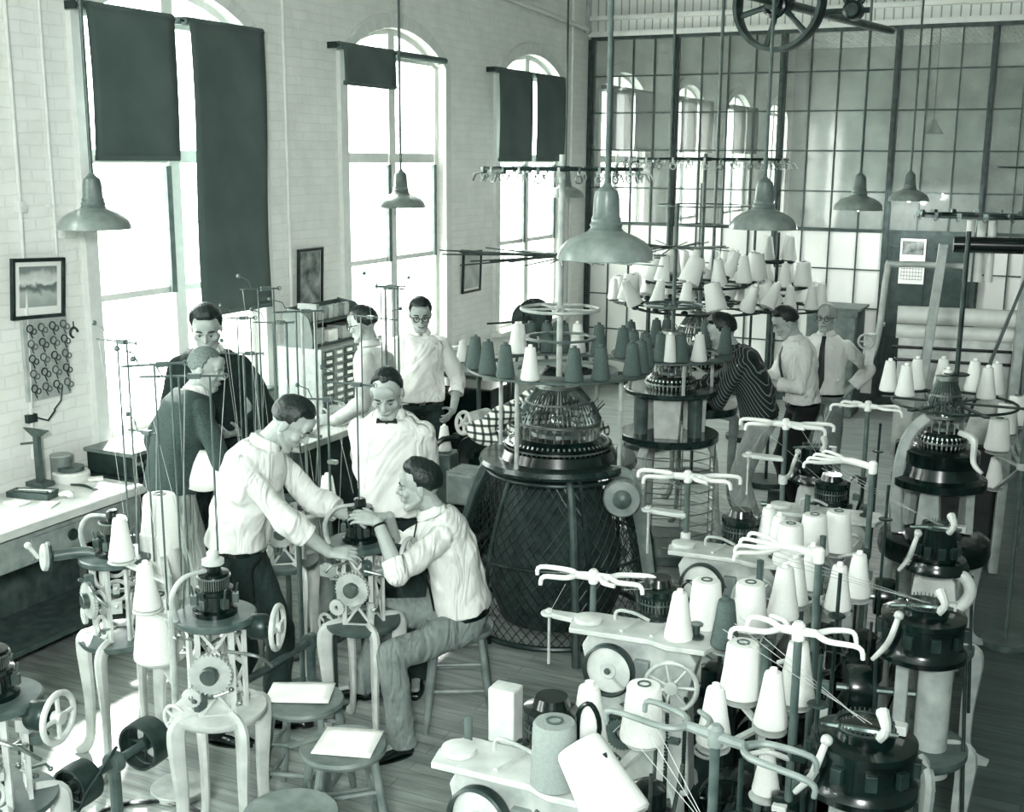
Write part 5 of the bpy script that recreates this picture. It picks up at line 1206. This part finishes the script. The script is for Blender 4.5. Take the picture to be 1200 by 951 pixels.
for x in (.06, .13, .20): MB().tube((x, .2, 1.98), (x, .2, 2.40), .028, n=18).build('yarn_tube', white, t)
MB().ring((.1, 0, 2.44), .38, .05, .015, 48).wheel((.1, 0, 2.44), .38, (0, 0, 1), 6, .008, .03).build('thread_table', iron, t)
for i in range(16):
    a = 2*pi*i/16; MB().box((.1+.40*cos(a), .40*sin(a), 2.45), (.03, .03, .035), rz=a).torus((.1+.42*cos(a), .42*sin(a), 2.43), .016, .003, (cos(a), sin(a), 0), 12, 5).build('thread_guide', dsteel, t)
MB().box((.02, .15, .45), (.7, .3, .8)).build('gear_box', black, t, bevel=.02); MB().beam((.5, -.2, .2), (.45, .2, 2.3), .035, .03).beam((.45, -.1, 2.2), (.05, -.25, .9), .02, .02).build('stay_rod', iron, t)
MB().lathe([(.09, -.03), (.10, 0), (.09, .03)], (.62, 0, 1.82), 26, (.2, -1, .2)).tube((.52, 0, 1.85), (.66, 0, 2.0), .045, n=16).build('bobbin', white, t)
MB().wheel((.36, 0, 2.76), .18, (0, 0, 1), 8, .006, .02).tube((.36, 0, 2.44), (.36, 0, 2.78), .012).build('upper_thread_wheel', iron, t)
# calendar on the door
t = thing('wall_calendar', 'wall calendar with picture hanging on the dark door', 'calendar', (-1.67, BY-.05, 1.70))
MB().box((0, 0, 0), (.27, .008, .50)).build('sheet', paper, t, smooth=False); MB().box((0, -.006, .15), (.23, .004, .15)).build('picture', mat('calendar picture', .45, .6, var=.3, scale=12), t, smooth=False)
g = MB()
for i in range(6): g.box((0, -.006, .0-.04*i), (.22, .003, .004))
for i in range(8): g.box((-.11+.0314*i, -.006, -.10), (.003, .003, .20))
g.build('date_grid', iron, t, smooth=False)
# grey cabinet
t = thing('cabinet', 'grey wooden cabinet standing before the glass partition', 'cabinet', (-2.38, 13.35, 0))
MB().box((0, 0, .6), (.55, .5, 1.18)).build('body', mat('dull grey cabinet paint', .42, .5), t, bevel=.008); MB().box((0, 0, 1.205), (.62, .56, .03)).build('top', MATS['dull grey cabinet paint'], t, bevel=.006)
for s_ in (-1, 1): d = MB().box((s_*.135, -.258, .6), (.25, .02, 1.05)).build('door', MATS['dull grey cabinet paint'], t, bevel=.004); MB().box((s_*.03, -.275, .7), (.012, .02, .1)).build('handle', dsteel, d)
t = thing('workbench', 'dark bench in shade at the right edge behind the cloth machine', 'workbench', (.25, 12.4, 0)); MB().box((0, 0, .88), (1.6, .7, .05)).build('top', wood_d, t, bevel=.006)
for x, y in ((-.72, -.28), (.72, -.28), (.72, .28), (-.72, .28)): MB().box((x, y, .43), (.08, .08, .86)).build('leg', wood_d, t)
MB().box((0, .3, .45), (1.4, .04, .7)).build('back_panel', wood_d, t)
# overhead pulley
c = V(_ray(913, 3)).normalized(); c = V((0, 0, CAMH))+c*(8.0/hypot(c.x, c.y))
t = thing('overhead_pulley', 'large spoked belt pulley on the ceiling line shaft', 'pulley', c)
MB().lathe([(.275, -.05), (.30, -.05), (.305, 0), (.30, .05), (.275, .05), (.268, 0)], (0, 0, 0), 56, (-.2, -1, 0), closed=True).build('rim', iron, t)
for i in range(6):
    a = i*pi/3+.25; x, y, z = frame((-.2, -1, 0)); d = x*cos(a)+y*sin(a); MB().path([d*.04, d*.15, d*.28], [.026, .018, .022], 8, flat=.6, up=z).build('spoke', iron, t)
MB().tube((.02, .12, 0), (-.02, -.12, 0), .055, n=24).build('hub', iron, t); MB().tube((.4, 2.0, 0), (-.1, -.5, 0), .03, n=16).build('shaft', dsteel, t); MB().torus((-.0, -.10, -.03), .06, .02, (-.2, -1, 0)).build('collar', black, t)
t = thing('shaft_hanger', 'cast hanger with bearing beside the overhead pulley', 'bearing', c+V((.42, .25, 0)))
H = CEIL-c.z
for s_ in (-1, 1): MB().path([(s_*.09, 0, H), (s_*.085, 0, .30), (s_*.06, 0, .05), (0, 0, -.02)], .022, 8).build('hanger_arm', iron, t)
MB().lathe([(.04, -.08), (.06, -.06), (.06, .06), (.04, .08)], (0, 0, -.04), 24, (0, 1, 0)).tube((-.2, 0, -.04), (.1, 0, -.04), .018).build('bearing', iron, t); MB().box((0, 0, .12), (.26, .06, .03)).build('cross_plate', iron, t)
MB().box((0, 0, H-.01), (.3, .1, .02)).build('ceiling_plate', iron, t)
# ---- left workbench
t = thing('workbench', 'long pale workbench under the landscape picture, heaped with tools', 'workbench', (-5.27, 4.2, 0))
MB().box((0, 0, .825), (.62, 2.1, .05)).build('top', wood_p, t, bevel=.006); MB().box((.27, 0, .70), (.03, 2.0, .17)).build('apron', mat('grey bench apron', .55, .6), t, bevel=.004)
for y in (-.45, .45): d = MB().box((.292, y, .70), (.02, .55, .13)).build('drawer', MATS['grey bench apron'], t, bevel=.004); MB().lathe([(.03, 0), (.035, .01), (.03, .02)], (.305, y, .71), 20, (1, 0, 0)).build('handle', iron, d)
for x, y in ((.24, -.98), (.24, .98), (-.24, .98), (-.24, -.98)): MB().box((x, y, .40), (.08, .08, .80)).build('leg', MATS['grey bench apron'], t, bevel=.004)
MB().box((0, 0, .14), (.56, 1.95, .03)).build('lower_shelf', mat('dark shelf board', .3, .6), t)
MB().box((-.2, 0, .40), (.03, 1.9, .5)).build('back_board', MATS['dark shelf board'], t)
bz = .851
def bt(px, py): q = at(px, py, bz); return V((max(q.x, -5.5), q.y, bz))
t = thing('arbor_press', 'upright press stand with toothed crossbar and round weight on the bench', 'press', bt(30, 566)); MB().box((0, 0, .015), (.14, .10, .03)).build('base', dgrey, t, bevel=.004); MB().box((0, 0, .17), (.035, .03, .30)).build('column', dgrey, t); MB().prism([(-.10, .05), (.10, .05), (.02, 0), (-.02, 0)], .02, (0, 0, .30)).build('crossbar', dgrey, t)
MB().tube((0, 0, .27), (-.13, -.04, .25), .007).disc((-.14, -.045, .25), .035, .03, 20, (1, 0, 0)).build('weight_arm', dgrey, t)
t = thing('glass_jar', 'wide grey canister behind the press on the bench', 'canister', bt(42, 556)); MB().lathe([(.05, 0), (.062, .005), (.062, .14), (.058, .145), (.0, .146)], n=28).build('body', grey, t); MB().disc((0, 0, .152), .064, .014, 28).build('lid', cream2, t)
t = thing('tape_reel', 'white round reel case with dark disc on top on the bench', 'reel', bt(84, 562)); MB().lathe([(.0, 0), (.105, 0), (.11, .01), (.11, .05), (.10, .06), (.0, .06)], n=40).build('case', white, t); MB().ring((0, 0, .075), .046, .064, .025, 36).build('disc', dgrey, t)
t = thing('wooden_block', 'dark wooden block with brushes lying at the bench front', 'tool block', bt(38, 582), .2); MB().box((0, 0, .018), (.28, .10, .036)).build('block', wood_d, t, bevel=.004)
for i in range(4): MB().path([(-.1+.02*i, -.03+.02*i, .04), (.12+.01*i, -.02+.018*i, .044)], [.006, .008], 8).build('brush', (dgrey, paper, wood, iron)[i], t)
o = MB().path([(-.05, 0, .02), (.0, .01, .03), (.05, -.01, .02)], [.02, .03, .015], 10, flat=.6).build('crumpled_cloth', white); o.location = bt(78, 584); tag(o, 'crumpled white cloth near the bench edge', 'cloth')
o = MB().path([(-.09, 0, .012), (.0, .02, .012), (.10, -.01, .012)], [.006, .010, .006], 8).torus((.12, -.01, .012), .016, .005, n=14, m=6).build('pliers', iron); o.location = bt(96, 572); tag(o, 'small dark pliers on the bench beside the reel', 'pliers')
for i, (px, py, w_, d_, h_, m_, lab) in enumerate(((20, 590, .12, .09, .012, paper, 'white paper at the near end of the bench'), (55, 592, .10, .12, .008, paper, 'small paper slip before the wooden block'), (112, 562, .09, .06, .015, paper, 'folded white rag at the bench corner'))):
    o = MB().box((0, 0, h_/2+.001), (w_, d_, h_)).build('paper_slip', m_, bevel=.002); o.location = bt(px, py); o.rotation_euler = (0, 0, .4*i); tag(o, lab, 'paper')
t = thing('tool_chest', 'dark open tool chest with wooden lid against the wall', 'tool chest', (-5.33, 5.62, 0)); MB().box((0, 0, .42), (.42, .62, .84)).build('body', mat('dark chest', .2, .5), t, bevel=.008); MB().box((0, 0, .99), (.40, .60, .025)).build('lid', wood, t, bevel=.004)
MB().box((0, 0, .91), (.38, .56, .13)).build('tray', MATS['dark chest'], t)
for i in range(8): MB().tube((.20, -.25+.07*i, .93), (.235, -.25+.07*i, .93), .016, n=10).build('knob', steel, t)
t = thing('jar', 'short dark round jar beside the tool chest', 'jar', bt(72, 540)); MB().lathe([(.04, 0), (.045, .01), (.045, .08), (.03, .09), (.03, .10)], n=24).build('body', dgrey, t); MB().disc((0, 0, .105), .034, .012, 20).build('lid', iron, t)
# wainscot behind bench: tool panel with hanging tools
t = thing('pegboard', 'panel of looped hand tools hanging under the landscape picture', 'tool panel', (WX+.02, 5.13, 1.60))
MB().box((0, 0, 0), (.02, .34, .50)).build('panel', mat('grey pegboard', .68, .7), t, bevel=.003)
random.seed(31)
for i in range(5):
    for j in range(4):
        c = V((.02, -.13+.085*j, .19-.09*i)); k = MB().torus(c+V((.006, 0, 0)), .022, .004, (1, 0, 0), 16, 5).torus(c+V((.006, .03, -.02)), .016, .0035, (1, 0, 0), 14, 5).path([c+V((.006, .0, -.02)), c+V((.006, .015, -.06))], .004, 5)
        k.build('hand_tool', (iron, dsteel)[(i+j) % 2], t)
for i, (y, z, L) in enumerate(((5.52, 1.8, .22), (5.52, 1.35, .28))):
    pass
t = thing('wall_tool', 'dark hooked tool hanging on the wall by the nearest window', 'tool', (WX+.02, 5.36, 1.72)); MB().torus((0, 0, 0), .03, .008, (1, 0, 0), 18, 6, 0, 4.5).tube((0, 0, .03), (0, 0, .07), .004).build('hook', iron, t)
t = thing('electric_fixture', 'small dark bracket and cord low on the brick wall', 'wall bracket', (WX+.02, 4.98, 1.25)); MB().box((0, 0, 0), (.03, .07, .05)).path([(.01, .03, 0), (.03, .10, -.03), (.02, .17, .02)], .006, 6).build('bracket', iron, t); MB().path([(.01, .17, .02), (.02, .22, .07), (.02, .24, .16)], .005, 6).build('cord', iron, t)
# pictures
def picture(yc, zc, w_, h_, label, m, tilt=0, matb=.035, lines=0):
    t = thing('framed_picture', label, 'framed picture', (WX+.03, yc, zc)); t.rotation_euler = (tilt, .04, 0)
    f = MB(); b = .022
    for s_ in (-1, 1): f.box((0, s_*(w_/2-b/2), 0), (.025, b, h_)); f.box((0, 0, s_*(h_/2-b/2)), (.025, w_-b, b))
    f.build('frame', iron, t, bevel=.003); MB().box((-.006, 0, 0), (.006, w_-.02, h_-.02)).build('mount', paper, t, smooth=False)
    if matb: MB().box((-.001, 0, .01), (.006, w_-.02-2*matb-.03, h_-.05-2*matb)).build('image', m, t, smooth=False)
    return t
def landscape_mat():
    m = bpy.data.materials.new('landscape print'); m.use_nodes = True; nt = m.node_tree; b = nt.nodes['Principled BSDF']; L = nt.links.new
    tc = nt.nodes.new('ShaderNodeTexCoord'); sp = nt.nodes.new('ShaderNodeSeparateXYZ'); L(tc.outputs['Object'], sp.inputs[0]); n = nt.nodes.new('ShaderNodeTexNoise'); n.inputs['Scale'].default_value = 16; n.inputs['Detail'].default_value = 6; L(tc.outputs['Object'], n.inputs[0])
    a = nt.nodes.new('ShaderNodeMath'); a.operation = 'MULTIPLY_ADD'; a.inputs[1].default_value = .10; L(n.outputs['Fac'], a.inputs[0]); L(sp.outputs['Z'], a.inputs[2])
    r = nt.nodes.new('ShaderNodeValToRGB'); e = r.color_ramp.elements; mr = nt.nodes.new('ShaderNodeMapRange'); mr.inputs['From Min'].default_value = -.05; mr.inputs['From Max'].default_value = .16; L(a.outputs[0], mr.inputs[0]); L(mr.outputs[0], r.inputs[0])
    e[0].color = tone(.62); e[0].position = 0; e[1].color = tone(.5); e[1].position = 1
    for p, v in ((.3, .72), (.45, .45), (.55, .40), (.64, .85), (.85, .75)): x = e.new(p); x.color = tone(v)
    L(r.outputs[0], b.inputs['Base Color']); b.inputs['Roughness'].default_value = .4; return m
lm = landscape_mat()
picture(5.10, 2.02, .40, .36, 'framed landscape print tilting slightly on the brick wall', lm, -.05)
picture(7.86, 1.74, .34, .68, 'tall dark framed notice board between the nearest and middle windows', mat('pinned prints', .55, .6, var=.3, scale=9), 0, .01)
picture(10.68, 1.66, .40, .42, 'framed print on the brick pier between the middle and far windows', mat('hazy print', .72, .6, var=.1, scale=6), 0, .01)
# ---- bench, drawer cabinet and shelves behind the men
t = thing('work_table', 'long table piled with papers in front of the drawer cabinet', 'table', (-5.05, 7.25, 0)); MB().box((0, 0, .875), (.95, 1.9, .05)).build('top', wood_p, t, bevel=.006)
for x, y in ((.42, -.9), (.42, .9), (-.42, .9), (-.42, -.9)): MB().box((x, y, .42), (.07, .07, .84)).build('leg', wood_d, t)
MB().box((.40, 0, .45), (.03, 1.75, .8)).build('front_panel', wood_d, t)
t = thing('drawer_cabinet', 'steel cabinet of many small parts drawers behind the bow tie man', 'drawer cabinet', (-5.22, 7.62, .902), 0)
MB().box((0, 0, .245), (.40, .84, .49)).build('body', mat('grey steel cabinet', .6, .5), t, bevel=.004)
for i in range(8):
    for j in range(6):
        d = MB().box((.205, -.345+.138*j, .04+.058*i), (.02, .126, .050)).build('drawer', (dgrey, grey)[(j) % 2], t); MB().box((.220, -.345+.138*j, .04+.058*i), (.012, .06, .022)).build('label_holder', paper, d, smooth=False)
t = thing('shelf_box', 'curved sided dark shelf holding tins on top of the drawer cabinet', 'shelf', (-5.22, 7.56, 1.393))
for y in (-.36, .36): MB().prism([(-.13, 0), (.13, 0), (.13, .10), (.10, .22), (.03, .28), (-.13, .30)], .015, (0, y, 0)).build('side', wood_d, t)
MB().box((0, 0, .008), (.26, .70, .014)).box((-.02, 0, .17), (.2, .70, .012)).box((-.125, 0, .15), (.01, .70, .28)).build('boards', wood_d, t)
random.seed(5)
for i in range(9):
    o = MB().lathe([(.030, 0), (.033, .004), (.033, .085), (.028, .09), (.028, .10), (.0, .10)], n=20).build('tin', (cream2, grey, pale)[i % 3]); o.location = (-5.23, 7.27+.072*i, 1.569); tag(o, 'small round tin on the shelf above the drawers, %s from left' % '' if False else 'small round tin on the shelf over the drawers', 'tin', 'tins on the shelf over the drawers')
for i, (y, w_, h_, m_) in enumerate(((7.33, .14, .12, cream2), (7.52, .12, .09, paper), (7.75, .20, .10, pale), (7.98, .08, .13, dgrey))):
    o = MB().box((0, 0, h_/2), (.15, w_, h_)).box((.076, 0, h_*.6), (.004, w_*.6, h_*.3)).build('carton', m_, bevel=.003); o.location = (-5.2, y, 1.409 if i < 3 else 1.394); tag(o, ('small cream carton at the left inside the shelf', 'white carton in the middle of the shelf', 'wide pale carton at the right inside the shelf', 'dark carton beside the shelf on the cabinet top')[i], 'box')
random.seed(8)
for i in range(9):
    y = 6.45+.17*i; o = MB().box((0, 0, .012), (rnd(.12, .2), rnd(.12, .18), rnd(.012, .03)), rz=rnd(-.5, .5)).build('paper_stack', paper, bevel=.003); o.location = (-4.80+rnd(-.06, .08), y, .902); tag(o, 'papers heaped along the front of the long table', 'papers', 'papers heaped on the long table')
t = thing('parts_box', 'two drawer dark parts box left of the drawer cabinet', 'box', (-5.25, 6.62, .902)); MB().box((0, 0, .14), (.3, .32, .28)).build('body', dgrey, t, bevel=.004)
for z in (.075, .205): MB().box((.155, 0, z), (.014, .28, .11)).box((.165, 0, z), (.01, .1, .04)).build('drawer', grey, t, bevel=.002)
t = thing('cabinet', 'dark wooden cabinet behind the bow tie man under the brick pier', 'cabinet', (-5.2, 9.0, 0)); MB().box((0, 0, .5), (.6, 1.2, 1.0)).build('body', wood_d, t, bevel=.008)
for y in (-.3, .3): MB().box((.305, y, .5), (.02, .56, .9)).build('door', wood_d, t, bevel=.004)
MB().box((0, 0, 1.015), (.66, 1.26, .03)).build('top', wood_d, t, bevel=.004)
TBL = at(535, 425, 1.18); TBL.z = 0
t = thing('machine_table', 'tall dark table with plate top carrying cones near the far windows', 'table', TBL); MB().box((0, 0, 1.16), (.75, .6, .03)).build('top', dgrey, t, bevel=.004)
for x, y in ((-.34, -.27), (.34, -.27), (.34, .27), (-.34, .27)): MB().tube((x, y, 0), (x, y, 1.15), .018).build('leg', dgrey, t)
MB().box((0, .1, .55), (.7, .35, .9)).build('under_case', black, t, bevel=.01)
for a, b in ((-.2, .0), (.0, .1), (.16, -.06)): cone('w' if a < .1 else 'd', V((TBL.x+a, TBL.y+b, 1.178)), 'the tall table near the far windows', scale=.9)
# cable reel
t = thing('cable_reel', 'big flanged reel with a curved handle behind the dark cones', 'reel', (-4.05, 8.85, 0), .25)
for y in (-.13, .13): MB().disc((0, y, 1.50), .15, .012, 44, (0, 1, 0)).build('flange', iron, t)
MB().tube((0, -.13, 1.5), (0, .13, 1.5), .10, n=32).build('wound_wire', dgrey, t); MB().disc((0, -.145, 1.5), .035, .03, 20, (0, 1, 0)).build('hub', black, t)
for x in (-.17, .17): MB().path([(x, 0, 0), (x*.9, 0, 1.0), (x*.1, 0, 1.5)], .014, 8).build('stand_leg', dgrey, t)
MB().path([(-.35, -.16, 1.46), (-.06, -.16, 1.50), (-.06, -.17, 1.62), (0, -.17, 1.66), (.06, -.17, 1.62), (.06, -.17, 1.56)], .008, 8).build('handle', black, t)
for i, (px, lab) in enumerate(((787, 'thin dark pipe dropping from the ceiling to the left of the rear pendant lamp'), (842, 'thin dark pipe from the ceiling nearest the overhead pulley'))):
    q = atD(px, 150, (10.9, 9.5)[i]); o = MB().tube((0, 0, 1.0 if i == 0 else 1.3), (0, 0, CEIL), .014).disc((0, 0, CEIL-.01), .05, .02).build('drop_pipe', dgrey); o.location = (q.x, q.y, 0); tag(o, lab, 'pipe')
    MB().disc((0, 0, (1.0, 1.3)[i]+.01), .03, .02).build('end_cap', dgrey, o)
# gear box and motor left of the caged machine
t = thing('gear_unit', 'spoked white gear unit standing before the dark case', 'gear unit', (-3.75, 7.25, 0)); MB().box((0, .05, .45), (.30, .26, .86)).build('stand', black, t, bevel=.01); MB().wheel((-.03, -.13, .98), .075, (-.4, -1, .2), 5, .014, .02).build('spoked_wheel', white, t); MB().lathe([(.05, -.1), (.08, -.06), (.08, .1), (.05, .12)], (.02, .0, .97), 28, (.2, 1, 0)).build('housing', pale, t); MB().tube((.03, .1, .97), (.25, .1, .97), .05, n=20).build('drum', grey, t)
t = thing('drive_motor', 'grey ribbed motor with black belt pulley beside the mesh cage', 'electric motor', (-3.43, 6.52, 0)); MB().box((0, 0, .3), (.14, .16, .6)).build('pedestal', black, t, bevel=.01)
rb = MB().box((0, 0, .72), (.19, .24, .20)); rb.build('motor_body', grey, t, bevel=.02)
for i in range(6): MB().box((0, -.1+.04*i, .725), (.205, .012, .215)).build('cooling_rib', grey, t, bevel=.003)
MB().lathe([(.12, -.025), (.125, 0), (.12, .025)], (-.06, .22, .88), 36, (.2, -1, 0)).tube((-.06, .15, .88), (-.06, .28, .88), .03).build('belt_pulley', black, t)
MB().path([(-.20, -.1, .4), (-.28, -.05, .75), (-.22, 0, .98), (-.12, .1, 1.0)], .02, 8).build('belt_guard', black, t); o = None
cone('w', V((-3.68, 6.66, .895)), 'the box beside the ribbed motor', scale=.9)
o = MB().box((0, 0, .445), (.18, .18, .89)).build('pedestal_box', dgrey, bevel=.01); o.location = (-3.68, 6.66, 0); tag(o, 'narrow grey box carrying one white cone near the ribbed motor', 'box')
cone('b', V((-3.62, 4.72, 1.0)), 'the bracket behind the leaning man'); cone('w', V((-3.40, 4.90, 1.0)), 'the bracket behind the leaning man')
t = thing('cone_stand', 'low stand with two white cones between the leaning and seated men', 'cone stand', (-3.52, 4.80, 0)); MB().tube((0, 0, 0), (0, 0, .98), .014).disc((0, 0, .015), .12, .03).build('post', dgrey, t)
for a, b in ((-.10, -.08), (.12, .10)): MB().beam((0, 0, .965), (a, b, .98), .03, .012).disc((a, b, .985), .055, .01).build('cone_plate', cream, t)
# cones on the cream machine by the bench, stand of three
t = thing('cone_stand', 'white stand of tall cones between the two nearest cream machines', 'cone stand', (-3.42, 3.72, 0)); MB().tube((0, 0, 0), (0, 0, 1.02), .016).disc((0, 0, .015), .13, .03).build('post', pale, t)
for k, px, py, h, s_ in (('w', 143, 655, 1.02, 1.05), ('w', 173, 712, .85, 1.1), ('b', 188, 690, .80, 1.5), ('b', 190, 640, 1.0, 1.35), ('g', 188, 770, .55, 1.6)):
    q = at(px, py, h); cone(k if k != 'g' else 'b', q, 'the stand between the cream machines', scale=s_); MB().beam((0, 0, h-.03), (q.x+3.42, q.y-3.72, h-.012), .03, .012).disc((q.x+3.42, q.y-3.72, h-.008), .06*s_, .010).build('cone_plate', cream, t)
# steel tall frame masts in the middle
t = thing('yarn_mast', 'tall twin glass tube mast rising behind the leaning man', 'yarn mast', (-3.95, 5.55, 0))
for x in (-.045, .045): MB().tube((x, 0, .75), (x, 0, 1.95), .009, n=10).build('tube', pale, t)
MB().box((0, 0, 1.96), (.13, .03, .03)).box((0, 0, 1.2), (.13, .02, .02)).build('cross_piece', cream2, t); MB().box((0, 0, .40), (.14, .12, .75)).build('base_case', cream2, t, bevel=.008)
for i, (px, py, h, z1, lab) in enumerate(((335, 590, .9, 1.92, 'dark twin rod mast left of the glass tube mast'), (462, 560, 1.0, 2.1, 'thin double mast before the man in profile'), (300, 600, .85, 1.75, 'thin mast with crossbar beside the tall man'), (445, 620, .9, 1.62, 'slim mast standing in front of the bow tie man'))):
    q = at(px, py, h); 
    if i == 3: q = V((-3.30, 4.78, 0))
    t = thing('yarn_mast', lab, 'yarn mast', (q.x, q.y, 0)); MB().disc((0, 0, .012), .11, .024).build('foot', dgrey, t); MB().tube((0, 0, .02), (0, 0, .7), .016).build('stem', dgrey, t); MB().box((0, 0, .72), (.12, .05, .06)).build('clamp', cream2, t, bevel=.003)
    mast(t, 0, 0, .7, z1, 2 if i != 3 else 1, .13, .45, .07, rod=.007); MB().box((0, 0, 1.05), (.09, .04, .05)).box((.02, 0, 1.3), (.05, .03, .02)).build('tension_unit', steel, t, bevel=.003)
# ================================================================== LABELS OF THE REPEATED CONES
ORD = ['', 'first', 'second', 'third', 'fourth', 'fifth', 'sixth', 'seventh', 'eighth', 'ninth', 'tenth', 'eleventh', 'twelfth', 'thirteenth', 'fourteenth', 'fifteenth', 'sixteenth', 'seventeenth', 'eighteenth', 'nineteenth', 'twentieth']
ORD += ['twenty-'+x for x in ORD[1:10]]+['thirtieth']
KN = {'w': 'white yarn cone', 'd': 'dark grey yarn cone', 'b': 'broad white yarn cone', 'g': 'grey yarn cone'}
bpy.context.view_layer.update()
grp = {}
for o, k, place in CONES: grp.setdefault((k, place), []).append(o)
for (k, place), L in grp.items():
    L.sort(key=lambda o: screen_x(o.location))
    for i, o in enumerate(L):
        o['category'] = 'yarn cone'; o['group'] = 'yarn cones on '+place
        o['label'] = KN[k]+' on '+place+('' if len(L) == 1 else ', %s from left' % ORD[i+1])
